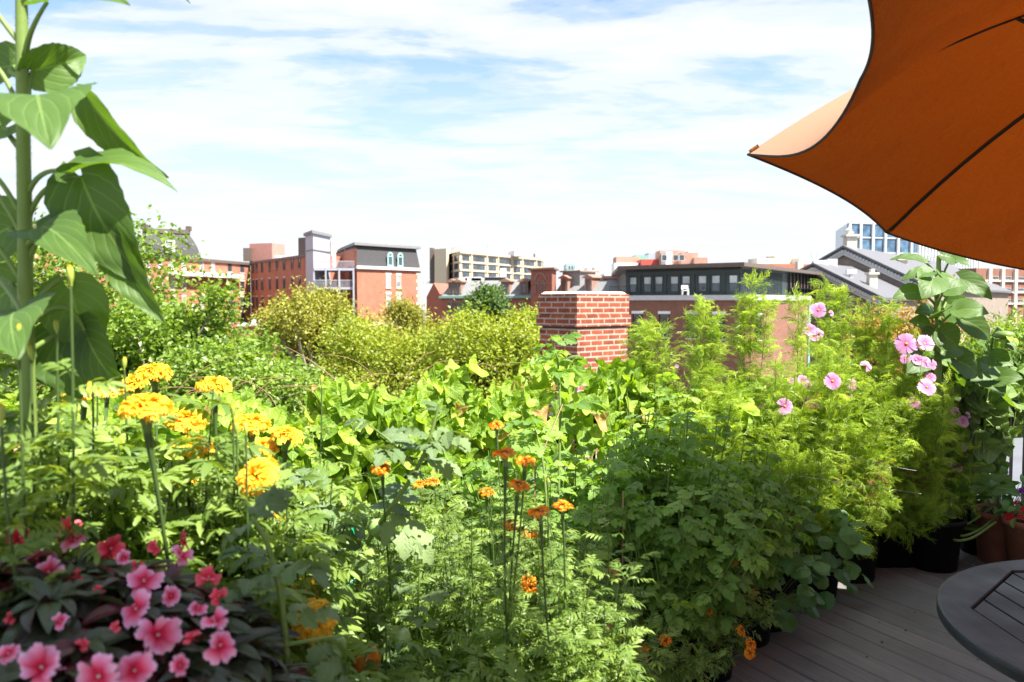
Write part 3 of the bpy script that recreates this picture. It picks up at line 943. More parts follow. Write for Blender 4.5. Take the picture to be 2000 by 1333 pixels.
# the left wall facing the balcony
w3l = Wall(mB, m0)
mb = MB(); mb.prism([mB + dmu * .0, m0 - dmu * .02, m0 + dn * 1.0, mB + dn * 1.0], ze, ztp - 0.5, 0); mb.obj('side_parapet', M_['brick_orange'], r)
for px, row in ((660, 0), (676, 0), (650, 1), (672, 1), (690, 1)):
    window(r, w3l, px, zat(500 + 42 * row, 132), 1.1, 2.3, 'greymetal', 'glass')
for px in (763, 782.5):
    window(r, Wall(m0 - dn * .05, m1 - dn * .05), px, zat(509.5, 128), 1.15, 1.7, 'teal', 'glass', arch=True, fw=0.2, muntin=False, name='dormer_window', sill=('teal', 0.2))
for px in (759, 779):
    for row in range(2):
        window(r, w3, px, zat(549.5 + 37 * row, 128), 0.95, 2.0, 'stone', 'glass_pale', ('stone', 0.3), ('stone', 0.18))
mb = MB()
pz = zat(526, 126)
q0, q1 = pxy(614, 122), pxy(692, 122.5)
q2, q3 = pxy(692, 130), pxy(614, 130)
mb.prism([q0, q1, q2, q3], pz - 0.35, pz, 0); mb.add([(*q, pz - 0.35) for q in (q3, q2, q1, q0)], [[0, 1, 2, 3]])
pz2 = zat(562, 126); mb.prism([q0, q1, q2, q3], pz2 - 0.35, pz2, 0); mb.add([(*q, pz2 - 0.35) for q in (q3, q2, q1, q0)], [[0, 1, 2, 3]])
bal = mb.obj('balcony', M_['greymetal'], r)
mb = MB()
for zz in (pz, pz2):
    mb.bar((*q0, zz + 1.05), (*q1, zz + 1.05), 0.1, 0.1)
    for k in range(33):
        q = q0 + (q1 - q0) * k / 32; mb.bar((*q, zz), (*q, zz + 1.05), 0.05, 0.05)
for px in (614, 637, 663, 691):
    mb.bar((*pxy(px, 122.2), GZ), (*pxy(px, 122.2), pz), 0.22, 0.22)
mb.obj('balcony_railing', M_['greymetal'], bal)
mb = MB(); mb.lathe([(0.02, 0), (0.32, 0.5), (0.3, 2.2), (0.03, 2.9)], (*pxy(653, 124), pz), 10)
tag(mb.obj('closed_parasol', M_['white'], None, True), 'white closed parasol standing on the far balcony', 'parasol')
mb = MB()
for px, h in ((722, 1.2), (743, 0.9), (752, 0.8), (795, 2.6), (724, 0.5)):
    mb.bar((*pxy(px, 132), ztp), (*pxy(px, 132), ztp + h), 0.12, 0.12)
mb.box((*pxy(745, 133), ztp + 0.6), (4, 2, 0.7)); mb.obj('roof_pipe', M_['lightgrey'], r)

# --- beige concrete office block
a, b = pxy(898, 296), pxy(1058, 350)
zt = zat(492, 296); g = pxy(874, 318)
r = thing('concrete_office_block', 'beige concrete office block with gridded window bays and a blank stair tower', 'building', (*a, GZ))
dn = np.array([-(b - a)[1], (b - a)[0]]) / np.linalg.norm(b - a)
mb = MB(); mb.prism([a, b, b + dn * 25, g + (b - a) * 0.0 + dn * 3, g], GZ, zt, 0); mb.obj('wall', M_['concrete'], r)
w4 = Wall(a, b); w4l = Wall(g, a)
bays = [(903, 917), (924, 947), (954, 969), (975, 997), (1002, 1016), (1023, 1043), (1049, 1057)]
for x0, x1 in bays:
    p0, p1 = hit(a, b, x0), hit(a, b, x1)
    for row in range(4):
        zc = zat(504.5 + 16 * row, 300)
        window(r, w4, (p0 + p1) / 2, zc, np.linalg.norm(p1 - p0), 2.1, 'brownmetal', 'glass', fw=0.15, muntin=False)
for x0, x1 in ((877, 885), (888, 896)):
    p0, p1 = hit(g, a, x0), hit(g, a, x1)
    for row in range(4): window(r, w4l, (p0 + p1) / 2, zat(504.5 + 16 * row, 300), np.linalg.norm(p1 - p0), 2.3, 'brownmetal', 'glass', fw=0.15, muntin=False)
mb = MB()
for x0, x1 in bays: w4.rect(mb, hit(a, b, x1 + 3), 0.5, GZ, zt, 0.0, 0.5)
for row in range(5): w4.rect(mb, (a + b) / 2, np.linalg.norm(b - a), zat(513 + 16 * row, 300) - 0.2, zat(513 + 16 * row, 300) + 0.2, 0.0, 0.35)
w4.rect(mb, (a + b) / 2, np.linalg.norm(b - a) + .6, zt - 0.5, zt + 0.3, 0, 0.6); mb.obj('pier', M_['concrete'], r)
s0, s1 = pxy(849, 310), pxy(876, 306)
mb = MB(); mb.prism([s0, s0 + (s1 - s0) * .12 + np.array([0, -1.2]), s1 - (s1 - s0) * .12 + np.array([0, -1.2]), s1, s1 + np.array([0, 10]), s0 + np.array([0, 10])], GZ, zat(486, 306), 0); mb.obj('stair_tower', M_['concrete'], r)
mb = MB(); mb.box((*pxy(845, 318), zat(520, 318)), (1.6, 6, 14)); mb.obj('fire_stair', M_['brownmetal'], r)
block(r, 'roof_plant_room', pxy(908, 318), pxy(1002, 340), 8, zt, zat(482, 318), 'white', 'white')
block(r, 'roof_cooler', pxy(1004, 325), pxy(1026, 328), 5, zt, zat(489.5, 325), 'greymetal', 'greymetal')
block(r, 'roof_antenna_box', pxy(956, 330), pxy(968, 331), 3, zt + 2, zat(474.5, 330), 'lightgrey', 'lightgrey')
block(r, 'roof_flue', pxy(1042, 335), pxy(1045, 335), 0.8, zt, zat(496, 335), 'brownmetal', 'brownmetal')

# --- pale far-away blocks
for nm, lab, x0, x1, yt, d, mt in (('far_pale_block', 'pale grey-white flat block in the distance right of the concrete office', 1122, 1166, 518, 420, 'white'),
                                   ('far_green_block', 'small grey-green box roof in the far distance beside the turret', 1106, 1123, 516, 400, 'teal'),
                                   ('far_left_block', 'pale distant building low between the slate mansard and the concrete office', 826, 846, 545, 500, 'lightgrey'),
                                   ('far_white_roof', 'white distant rooftop behind the brown cornice', 1180, 1225, 535, 300, 'lightgrey')):
    a, b = pxy(x0, d), pxy(x1, d)
    r = thing(nm, lab, 'building', (*a, GZ)); _, xy = block(r, 'wall', a, b, 20, GZ, zat(yt, d), mt, mt)
    mb = MB(); wq = Wall(a, b)
    for k in range(3): wq.rect(mb, a + (b - a) * (k + .5) / 3, 2.0, zat(yt + 4, d) - 1.5, zat(yt + 4, d), 0, 0.1)
    mb.obj('window', M_['glass_pale'], r)
a, b = pxy(60, 230), pxy(112, 230)
r = thing('far_red_house', 'red brick upper storey far behind the left sunflower stem', 'building', (*a, GZ)); block(r, 'wall', a, b, 15, GZ, zat(441, 230), 'brick_orange', 'brick_red')
mb = MB(); Wall(a, b).rect(mb, (a + b) / 2, np.linalg.norm(b - a) + 1, zat(444, 230), zat(440, 230), 0, 0.6); mb.obj('cornice', M_['brownmetal'], r)

# --- victorian row with turret
a, b = pxy(862, 116), pxy(1037, 112)
ze = zat(579, 114); zr = zat(549, 118)
r = thing('victorian_row_house', 'dark red brick row house with slate roof and green gutter left of the turret', 'building', (*a, GZ))
_, xy = block(r, 'wall', a, b, 12, GZ, ze, 'brick_red')
w5 = Wall(a, b); dn = np.array([-(b - a)[1], (b - a)[0]]) / np.linalg.norm(b - a); du = w5.d
mb = MB(); mb.prism(xy, ze + .02, zr, 0, shrink=[xy[0] + dn * 2.2 + du * 1.0, xy[1] + dn * 2.2, xy[2] - dn * 2.2, xy[3] - dn * 2.2 + du * 1.0]); mb.obj('roof', M_['slate_grey'], r)
mb = MB(); w5.rect(mb, (a + b) / 2, np.linalg.norm(b - a) + .4, ze - 0.28, ze + 0.05, 0, 0.5); mb.obj('gutter', M_['copper'], r)
ga, gb = pxy(833, 122), pxy(862, 116)
mb = MB(); mb.prism([ga, gb, gb + dn * 10, ga + dn * 10], GZ, zat(580, 119), 0); mid = (ga + gb) / 2
zg0, zg1 = zat(580, 119), zat(553, 119)
mb.add([(*ga, zg0), (*gb, zg0), (*mid, zg1), (*(ga + dn * 10), zg0), (*(gb + dn * 10), zg0), (*(mid + dn * 10), zg1)], [[1, 4, 5, 2], [3, 0, 2, 5]], [[0, 1, 2]])
mb.obj('gable_wing', M_['brick_red'], r)
def dormer(r, wall, px, py, d, w, h, fm='brownstone'):
    p = hit(wall.A, wall.B, px); zc = zat(py, d)
    mb = MB(); wall.rect(mb, p, w, zc - h / 2, zc + h / 2, -2.6, -0.15, 0); dmr = mb.obj('dormer', M_[fm], r)
    mb = MB(); q = wall
    aa, bb = p - q.d * (w / 2 + .25), p + q.d * (w / 2 + .25)
    z0 = zc + h / 2
    V = [q.P(aa, 0.1, z0), q.P(bb, 0.1, z0), q.P(bb, 0.1, z0 + .12), q.P(p, 0.1, z0 + .5), q.P(aa, 0.1, z0 + .12)]
    Vb = [(x - q.n[0] * 2.8, y - q.n[1] * 2.8, z) for x, y, z in V]
    mb.add(V + Vb, [[0, 1, 2, 4], [4, 3, 8, 9], [3, 2, 7, 8], [1, 6, 7, 2], [0, 4, 9, 5], [5, 6, 1, 0]], [[4, 2, 3]])
    mb.obj('dormer_roof', M_['brownstone'], dmr)
    wq = Wall(q.A - q.n * 0.15, q.B - q.n * 0.15)
    window(r, wq, p - q.n * 0.15, zc - .05, w * .62, h * .82, 'brownmetal', 'glass', fw=0.07)
for px in (881, 893.5, 986, 1022): dormer(r, w5, px, 563, 115, 1.25 if px > 900 else .95, 1.7)
for px in (880, 895, 911, 955, 990, 1020):
    window(r, w5, px, zat(603, 114), 0.8, 1.7, 'brownmetal', 'glass', ('brownstone', 0.3))
mb = MB()
for k in range(9):
    q = pxy(905 + k * 9 + (k % 3) * 3, 121); mb.box((*q, zr + 0.25), (1.3, 1.0, 0.5 + .3 * (k % 2)))
q = pxy(983, 121); mb.box((*q, zr + 1.0), (0.9, .9, 1.9)); mb.obj('roof_vent', M_['white'], r)
mb = MB(); mb.box((*pxy(968, 120.5), zr + .35), (3.2, 1.0, .5)); mb.obj('roof_duct', M_['black'], r)

ta, tb, tc = pxy(1037, 111), pxy(1078, 108), pxy(1086, 113)
r = thing('brick_turret', 'square red brick turret with two arched windows under a wide flat eave', 'building', (*ta, GZ))
tbk = ta + (tc - tb)
mb = MB(); mb.prism([ta, tb, tc, tbk], GZ, zat(528, 110), 0); mb.obj('wall', M_['brick_red'], r)
ctr = (ta + tc) / 2; mb = MB(); cap = [ctr + (q - ctr) * 1.22 for q in (ta, tb, tc, tbk)]
mb.prism(cap, zat(528, 110) + .01, zat(524.5, 110), 0, shrink=[ctr + (q - ctr) * 1.25 for q in (ta, tb, tc, tbk)]); mb.add([(*q, zat(528, 110) + .01) for q in cap], [[3, 2, 1, 0]])
mb.prism([ctr + (q - ctr) * 1.2 for q in (ta, tb, tc, tbk)], zat(524.5, 110), zat(522, 110), 0, shrink=[ctr + (q - ctr) * .6 for q in (ta, tb, tc, tbk)]); mb.obj('roof', M_['brownstone'], r)
wq = Wall(ta, tb)
for px in (1050, 1061.5): window(r, wq, px, zat(562, 109.5), 0.62, 1.35, 'brownstone', 'glass', arch=True, fw=.06, muntin=False)
mb = MB(); p = hit(ta, tb, 1056)
for k in range(9):
    a0, a1 = math.pi * k / 9, math.pi * (k + 1) / 9
    V = [wq.P(p - wq.d * math.cos(t) * rr, o, zat(552, 109.5) + .3 + math.sin(t) * rr) for o in (0.0, 0.1) for rr in (.85, 1.15) for t in (a0, a1)]
    mb.add(V, [[4, 5, 7, 6], [6, 7, 3, 2]])
wq.rect(mb, (ta + tb) / 2, np.linalg.norm(tb - ta) + .1, zat(555, 110), zat(553.5, 110), 0, .08); mb.obj('arch_moulding', M_['brownstone'], r)

a, b = pxy(1083, 112), pxy(1228, 104)
ze = zat(573, 108); zr = zat(545, 110)
r = thing('slate_roof_row_house', 'row house with pale slate slopes and two hooded dormers right of the turret', 'building', (*a, GZ))
_, xy = block(r, 'wall', a, b, 12, GZ, ze, 'brick_red')
w6 = Wall(a, b); dn = np.array([-(b - a)[1], (b - a)[0]]) / np.linalg.norm(b - a); du = w6.d
mb = MB(); mb.prism(xy, ze + .02, zr, 0, shrink=[q + dn * s for q, s in zip(xy, (2.2, 2.2, -2.2, -2.2))]); mb.obj('roof', M_['slate_grey'], r)
mb = MB(); w6.rect(mb, (a + b) / 2, np.linalg.norm(b - a), ze - 0.25, ze + 0.05, 0, 0.4); mb.obj('gutter', M_['lightgrey'], r)
mb = MB(); w6.rect(mb, hit(a, b, 1105), 3.0, ze + .1, zat(531, 110), -5, -1.2, 0); mb.obj('roof_wall', M_['slate_grey'], r)
mb = MB(); w6.rect(mb, hit(a, b, 1105), 3.6, zat(531, 110), zat(528, 110), -5.4, -.9, 0); w6.rect(mb, hit(a, b, 1190), 5.0, zr, zr + .35, -6, -1.8, 0); mb.obj('cornice', M_['brownstone'], r)
for px in (1100, 1147): dormer(r, w6, px, 558, 109, 1.2, 2.0)

# --- brick block with charcoal rooftop storey
d0, d1_, d2_ = 86.0, 78.0, 104.0
a, b, c = pxy(1222, d0), pxy(1447, d1_), pxy(1592, d2_)
ztop = zat(523, d0); zl = zat(577, 80)
r = thing('brick_block_with_roof_storey', 'brown brick block with charcoal rooftop storey and a row of white-blind windows', 'building', (*b, GZ))
bk1, bk2 = c + np.array([-8, 14]), a + np.array([2, 22])
la, lb, lc = pxy(1150, 87.0), pxy(1462, 75.2), pxy(1580, 92)
# brick base with a rounded corner
base = [la]; 
for k in range(7):
    t = k / 6; base.append(pxy(1448, 76)*(1-t)**2 + 2*t*(1-t)*pxy(1475, 74.6) + pxy(1500, 79)*t*t)
base += [lc, lc + np.array([-6, 16]), la + np.array([0, 24])]
base[0] = la
mb = MB(); mb.prism(base, GZ, zl - 0.5, 0, top=1); mb.obj('wall', [M_['brick_brown'], M_['lightgrey']], r)
cen = np.mean(base, axis=0)
mb = MB(); big = [q + (q - cen) / np.linalg.norm(q - cen) * 0.35 for q in base]
mb.prism(big, zl - 0.5, zl, 0); mb.add([(*q, zl - 0.5) for q in big[::-1]], None, [[0, i, i + 1] for i in range(1, len(big) - 1)]); mb.obj('ledge', M_['lightgrey'], r)
mb = MB(); mb.prism([a, b, c, bk1, bk2], zl, ztop - 0.25, 0); up_ = mb.obj('roof_storey', M_['darkpanel'], r)
cen = (a + b + c + bk1 + bk2) / 5
big = [q + (q - cen) / np.linalg.norm(q - cen) * s for q, s in ((a, 1.5), (b, 1.3), (c, 1.5), (bk1, 1), (bk2, 1))]
mb = MB(); mb.prism(big, ztop - 0.25, ztop + 0.12, 0); mb.add([(*q, ztop - 0.25) for q in big[::-1]], None, [[0, i, i + 1] for i in range(1, 4)]); mb.obj('flat_roof_edge', M_['brownmetal'], up_)
w7 = Wall(a, b)
for i, px in enumerate((1236, 1264, 1286, 1316.5, 1339, 1371, 1397, 1431)):
    p = hit(a, b, px); zc = zat(555, 82)
    mb = MB(); fw = .06; w, h = 0.85, 1.5
    w7.rect(mb, p, w, zc, zc + h / 2, 0, .02, 1); w7.rect(mb, p, w, zc - h / 2, zc, 0, .02, 2)
    for s_ in (-1, 1): w7.rect(mb, p + w7.d * s_ * (w / 2), fw, zc - h / 2, zc + h / 2, 0, .06, 0)
    w7.rect(mb, p, w, zc + h / 2, zc + h / 2 + fw, 0, .06, 0); w7.rect(mb, p, w, zc - .03, zc + .03, 0, .05, 0)
    mb.obj('window', [M_['darkpanel'], M_['glass_pale'], M_['glass']], r)
mb = MB()
for px in (1229, 1250, 1275, 1300, 1327, 1355, 1384, 1414, 1441): w7.rect(mb, hit(a, b, px), .12, zl, ztop - .5, 0, .1)
w7.rect(mb, (a + b) / 2, np.linalg.norm(b - a), ztop - .85, ztop - .5, 0, .14); mb.obj('panel_trim', M_['darkpanel'], up_)
w8 = Wall(b, c)
mb = MB()
for k in range(26): w8.rect(mb, b + (c - b) * (k + .5) / 27 * 0.5, .12, zl, ztop - .5, 0, .08)
mb.obj('panel_trim', M_['darkpanel'], up_)
mb = MB(); w8.rect(mb, b + (c - b) * 0.77, 0.42 * np.linalg.norm(c - b), zl + 1.0, ztop - .75, 0.0, .03); mb.obj('terrace_opening', M_['brownmetal'], r)
mb = MB()
for k in range(9):
    w8.rect(mb, b + (c - b) * (0.56 + k * 0.052), .14, zl, ztop - .3, .05, .3)
w8.rect(mb, b + (c - b) * 0.77, 0.44 * np.linalg.norm(c - b), zl + .9, zl + 1.0, 0.05, .3); mb.obj('terrace_railing', M_['black'], r)
wb = Wall(la, base[1])
for px in (1245, 1297, 1351, 1404):
    window(r, wb, px, zat(637, 80), 1.1, 2.35, 'black', 'glass', ('white', 0.28), ('stone', 0.15), fw=.06)
window(r, Wall(base[6], base[7]), 1482, zat(640, 77), 1.1, 2.3, 'black', 'glass', ('white', 0.28), ('stone', 0.15), fw=.06)
mb = MB(); q = lc + np.array([-.1, -.35]); mb.tube([(*q, GZ), (*q, zl - .5)], 0.16, 8); mb.obj('downpipe', M_['teal'], r)
mb = MB()
for k in range(12): mb.bar((*pxy(1191 + k * 2.6, 84), zl), (*pxy(1191 + k * 2.6, 84), zl + .95), .04, .04)
mb.bar((*pxy(1190, 84), zl + .95), (*pxy(1222, 84), zl + .95), .06, .06); mb.obj('railing', M_['black'], r)
# a white chair on the ledge
mb = MB(); q = pxy(1338, 79.0); x, y = q
for dx in (-.3, .3):
    for dy in (-.25, .25): mb.bar((x + dx, y + dy, zl), (x + dx, y + dy, zl + (.95 if dy > 0 else .6)), .06, .06)
mb.box((x, y, zl + .45), (.66, .56, .06)); mb.box((x, y + .25, zl + .8), (.6, .05, .35)); mb.bar((x - .3, y - .28, zl + .6), (x - .3, y + .25, zl + .6), .06, .05); mb.bar((x + .3, y - .28, zl + .6), (x + .3, y + .25, zl + .6), .06, .05)
tag(mb.obj('armchair', M_['white']), 'small white armchair on the ledge before the charcoal storey', 'chair')

# --- distant brick towers behind
r = thing('distant_brick_towers', 'stepped pinkish brick buildings with white roof boxes behind the charcoal storey', 'building', (*pxy(1290, 250), GZ))
for nm, x0, x1, yt, d, mt in (('wall', 1203, 1249, 502, 262, 'brick_far'), ('wall', 1288, 1336, 489.5, 250, 'brick_far'), ('wall', 1330, 1362, 494, 246, 'brick_far'),
                              ('wall', 1355, 1381, 503.5, 244, 'brick_far'), ('wall', 1248, 1290, 508, 258, 'brick_far'), ('roof_box', 1200, 1246, 514, 255, 'white'),
                              ('roof_box', 1240, 1266, 499, 266, 'copper'), ('roof_box', 1266, 1288, 494, 270, 'greymetal'), ('roof_box', 1252, 1284, 507, 252, 'red'),
                              ('roof_box', 1300, 1312, 492, 242, 'white'), ('roof_box', 1344, 1356, 491, 252, 'lightgrey')):
    block(r, nm, pxy(x0, d), pxy(x1, d), 8, GZ, zat(yt, d), mt, 'lightgrey')
wq = Wall(pxy(1288, 241.8), pxy(1336, 241.8))
for px in (1296, 1318, 1330): window(r, wq, px, zat(504, 242), 1.6, 1.8, 'white', 'glass', muntin=False)
r = thing('low_brick_block', 'low red brick building with pale roof boxes between the charcoal storey and the church', 'building', (*pxy(1478, 200), GZ))
block(r, 'wall', pxy(1475, 196), pxy(1612, 200), 10, GZ, zat(515, 196), 'brick_orange', 'lightgrey')
block(r, 'roof_box', pxy(1478, 204), pxy(1515, 205), 5, zat(516, 196), zat(505, 204), 'stone', 'stone')
block(r, 'roof_box', pxy(1512, 206), pxy(1560, 207), 5, zat(516, 196), zat(500, 206), 'concrete', 'stone')
block(r, 'roof_box', pxy(1560, 203), pxy(1598, 204), 5, zat(516, 196), zat(504, 203), 'stone', 'stone')
block(r, 'chimney', pxy(1557, 192), pxy(1568, 192), 2, zat(528, 192), zat(511, 192), 'stone', 'brownmetal')
mb = MB(); mb.bar((*pxy(1583, 200), zat(505, 200)), (*pxy(1583, 200), zat(492, 200)), .15, .15); mb.bar((*pxy(1594, 200), zat(505, 200)), (*pxy(1594, 200), zat(494, 200)), .15, .15); mb.obj('antenna', M_['greymetal'], r)

# --- grey church with two gables
def gable(root, apex, L0, R0, depthv, wallm, ov=0.9, zbase=GZ, trimw=0.8):
    """apex, L0, R0: world points of the front gable triangle; depthv: plan vector going back"""
    ap, l, rr = (np.array(q, float) for q in (apex, L0, R0))
    bv = np.array([*depthv, 0.0])
    mb = MB()
    mb.add([(l[0], l[1], zbase), (rr[0], rr[1], zbase), rr, ap, l, (l[0] + bv[0], l[1] + bv[1], zbase), (rr[0] + bv[0], rr[1] + bv[1], zbase), rr + bv, l + bv],
           [[0, 1, 2, 4], [1, 6, 7, 2], [5, 0, 4, 8]], [[4, 2, 3]])
    mb.obj('gable_wall', M_[wallm], root)
    f = -bv / np.linalg.norm(bv) * ov
    mb = MB()
    th = np.array([0, 0, 0.35])
    for e in (l, rr):
        ee = ap + (e - ap) * 1.06
        V = [ap + f + th, ee + f + th, ee + bv + th, ap + bv + th, ap + f, ee + f, ee + bv, ap + bv]
        mb.add(V, [[0, 3, 2, 1], [4, 5, 6, 7], [0, 1, 5, 4], [1, 2, 6, 5]])
    ro = mb.obj('roof', M_['church_roof'], root)
    mb = MB()
    for e in (l, rr):
        n = 26
        for k in range(n):
            q = ap + (e - ap) * (k + .6) / n + f * .72
            mb.box(q - np.array([0, 0, .42]), (.3, .3, .45))
        q0, q1 = ap + f * .5 - np.array([0, 0, .75]), e + f * .5 - np.array([0, 0, .75])
        mb.bar(q0, q1, .25, .5)
    mb.obj('dentil_trim', M_['lightgrey'], ro)
M_['church_roof'] = plain('church_slate', (0.11, 0.11, 0.12), 0.7, 0.12, 1.5, stretch=(1, 1, 4))
r = thing('grey_church', 'grey slate roofed stone church with two gables and dentil trim left of the glass tower', 'church', (*pxy(1650, 120), GZ))
gable(r, W(1650, 485, 118), W(1545, 545, 124), W(1812, 560, 110), pxy(1850, 170) - pxy(1650, 118), 'rubble')
gable(r, W(1592, 519, 105), W(1510, 560, 110), W(1722, 583, 98), pxy(1800, 145) - pxy(1592, 105), 'rubble')
for px, d, y0, y1, w, mt in ((1658, 120, 500, 463, 1.5, 'stone'), (1758, 128, 545, 509, 1.4, 'stone'), (1702, 103, 590, 537, 1.0, 'stone')):
    mb = MB(); q = pxy(px, d); z0, z1 = zat(y0, d), zat(y1, d)
    mb.box((*q, (z0 + z1) / 2), (w, w, z1 - z0)); mb.box((*q, z1 + .15), (w * 1.35, w * 1.35, .3)); mb.box((*q, z1 + .5), (w * .5, w * .5, .5)); mb.obj('chimney', M_[mt], r)
q = pxy(1655, 120); mb = MB(); mb.tube([(*q, zat(463, 120)), (*q, zat(440, 120))], .12, 6); mb.lathe([(.5, 0), (.3, .5), (.5, 1.0), (.1, 1.4)], (*q, zat(463, 120)), 10); mb.obj('finial', M_['stone'], r)
for px, py, d, s_, mt in ((1601, 515, 108, (1.9, 1, .8), 'white'), (1623, 518, 110, (1.4, 1, 1.6), 'lightgrey'), (1662, 531, 104, (1.2, .7, .5), 'white'), (1662, 538, 104, (.35, .35, 1.2), 'white')):
    mb = MB(); mb.box(W(px, py, d), s_); mb.obj('roof_vent', M_[mt], r)

# --- glass tower with white fins
a, m, b = pxy(1652, 285), pxy(1786, 292), pxy(1909, 330)
zt = zat(437, 285)
r = thing('glass_office_tower', 'blue glass office tower with white vertical fins behind the church', 'building', (*a, GZ))
mb = MB(); mb.prism([a, m, b, b + np.array([5, 30]), a + np.array([8, 30])], GZ, zt, 0); mb.obj('curtain_wall', M_['glass_blue'], r)
wa, wb_ = Wall(a, m), Wall(m, b)
mb = MB()
for px in (1654, 1675, 1699, 1723, 1748, 1774): wa.rect(mb, hit(a, m, px), .65, GZ, zt + .5, 0, .8)
for k in range(22): wb_.rect(mb, m + (b - m) * (k + .5) / 22, .75, GZ, zt + .5, 0, 1.0)
mb.obj('fin', M_['white'], r)
mb = MB()
for k, py in enumerate((437, 465, 494, 523, 552)):
    wa.rect(mb, (a + m) / 2, np.linalg.norm(m - a), zat(py + 2, 290), zat(py, 290), 0, .35 if k != 1 else .3)
    wb_.rect(mb, (m + b) / 2, np.linalg.norm(b - m), zat(py + 3.5, 290), zat(py, 290), 0, .3)
mb.obj('spandrel', M_['lightgrey'], r)
# --- brown brick office, far right
a, b = pxy(1905, 160), pxy(2120, 175)
r = thing('brown_brick_office', 'brown brick office with white vertical ribs and slit windows at the right edge', 'building', (*a, GZ))
block(r, 'wall', a, b, 15, GZ, zat(524, 160), 'brick_brown', 'lightgrey')
wq = Wall(a, b); mb = MB()
for k in range(9): wq.rect(mb, hit(a, b, 1927 + 25 * k), .8, GZ, zat(524, 160), 0, .5)
for py in (548, 570, 592): wq.rect(mb, (a + b) / 2, np.linalg.norm(b - a), zat(py + 3, 165), zat(py, 165), 0, .35)
mb.obj('rib', M_['stone'], r)
for k in range(8):
    for py in (544, 566, 588): window(r, wq, 1940 + 25 * k, zat(py, 165), 2.0, .6, 'lightgrey', 'glass', fw=.05, muntin=False)
# --- low brick house between the trees
a, b = pxy(468, 62), pxy(770, 66)
r = thing('low_brick_house', 'low orange brick house glimpsed between the olive tree and left tree', 'house', (*a, GZ))
block(r, 'wall', a, b, 10, GZ, zat(636, 64), 'brick_orange', 'lightgrey')
mb = MB(); Wall(a, b).rect(mb, (a + b) / 2, np.linalg.norm(b - a) + .4, zat(636, 64), zat(632, 64), -.3, .3); mb.obj('parapet', M_['stone'], r)
for px in (520, 560, 600, 640, 680, 720): window(r, Wall(a, b), px, zat(672, 64), .9, 1.6, 'brownmetal', 'glass')
mb = MB()
for px in (501, 530, 562, 575): mb.box((*pxy(px, 63), zat(631, 63)), (.6, .6, .5))
mb.obj('roof_vent', M_['white'], r)


# ------------------------------------------------------------------ trees
def tree(name, label, px, d, ytop, ybot, wpx, leaf, kind, n, size, bark='bark', group=None, clumps=26, lean=0.0, seed=0, branchy=False):
    global rng
    rng = np.random.default_rng(100 + seed)
    zt, zb = zat(ytop, d), zat(ybot, d)
    x, y = pxy(px, d)
    rr = wpx / 2 * d / F; cz = (zt + zb) / 2; rz = (zt - zb) / 2
    root = thing(name, label, 'tree', (x, y, GZ), group)
    # clumps: uneven lobes spread through the crown shell
    cs = []
    for k in range(clumps):
        v = unit(rng.normal(size=3)); q = rng.uniform(.2, 1.0) ** .55
        v = v * np.array([1, 1, .8]) / max(abs(v[0]), abs(v[1]), abs(v[2]) * .95, .75) * .92
        cs.append((np.array([x, y, cz]) + v * q * np.array([rr, rr, rz]) * .86, rng.uniform(.16, .40) * min(rr, rz * 1.4)))
    cen = np.array([c for c, _ in cs]); rad = np.array([s for _, s in cs])
    pr = rad ** 2 / (rad ** 2).sum()
    ci = rng.choice(clumps, size=n, p=pr)
    v = unit(rng.normal(size=(n, 3))); q = rng.random(n) ** 0.42
    # twigs: pull leaves into small bunches
    m = n // 14; tv = unit(rng.normal(size=(m, 3))); tq = rng.random(m) ** 0.38; tci = rng.choice(clumps, size=m, p=pr)
    tw = cen[tci] + tv * (tq * rad[tci])[:, None] * np.array([1.1, 1.1, .85])
    ti = rng.integers(m, size=n)
    pos = tw[ti] + rng.normal(size=(n, 3)) * size * 1.5
    out = unit(pos - np.array([x, y, cz - rz * .3])); dirs = unit(out * .6 + rng.normal(size=(n, 3)) * .6 + np.array([0, 0, -.25]))
    up = unit(np.array([0, 0, .9]) + out * .5 + rng.normal(size=(n, 3)) * .55)
    mb = MB(); base = rng.random(m)[ti] * .55 + rng.random(n) * .45
    scatter(mb, kind, pos, dirs, size * rng.uniform(.7, 1.25, n), base, up)
    mb.obj('crown', G[leaf], root)
    mb = MB()
    top = np.array([x, y, cz + rz * .2])
    mb.tube([(x, y, GZ), (x + .2, y, (GZ + zb) / 2), (x, y + .1, zb), top], [.42, .34, .26, .1], 8)
    for k in range(0, clumps):
        c, s_ = cs[k]
        st = np.array([x, y, zb + (cz - zb) * rng.uniform(.1, 1.0)])
        mid = (st + c) / 2 + rng.normal(size=3) * .25 * rr * .4
        mb.tube(bez(st, mid, c, 6), np.linspace(.11, .03, 6) * (1.4 if branchy else 1), 5)
        for j in range(3):
            e = c + unit(rng.normal(size=3)) * s_ * .9; mb.tube(bez(c - (c - mid) * .15, (c + e) / 2 + rng.normal(size=3) * .1, e, 4), np.linspace(.04, .012, 4), 4)
    mb.obj('trunk', M_[bark], root, True)
    return root


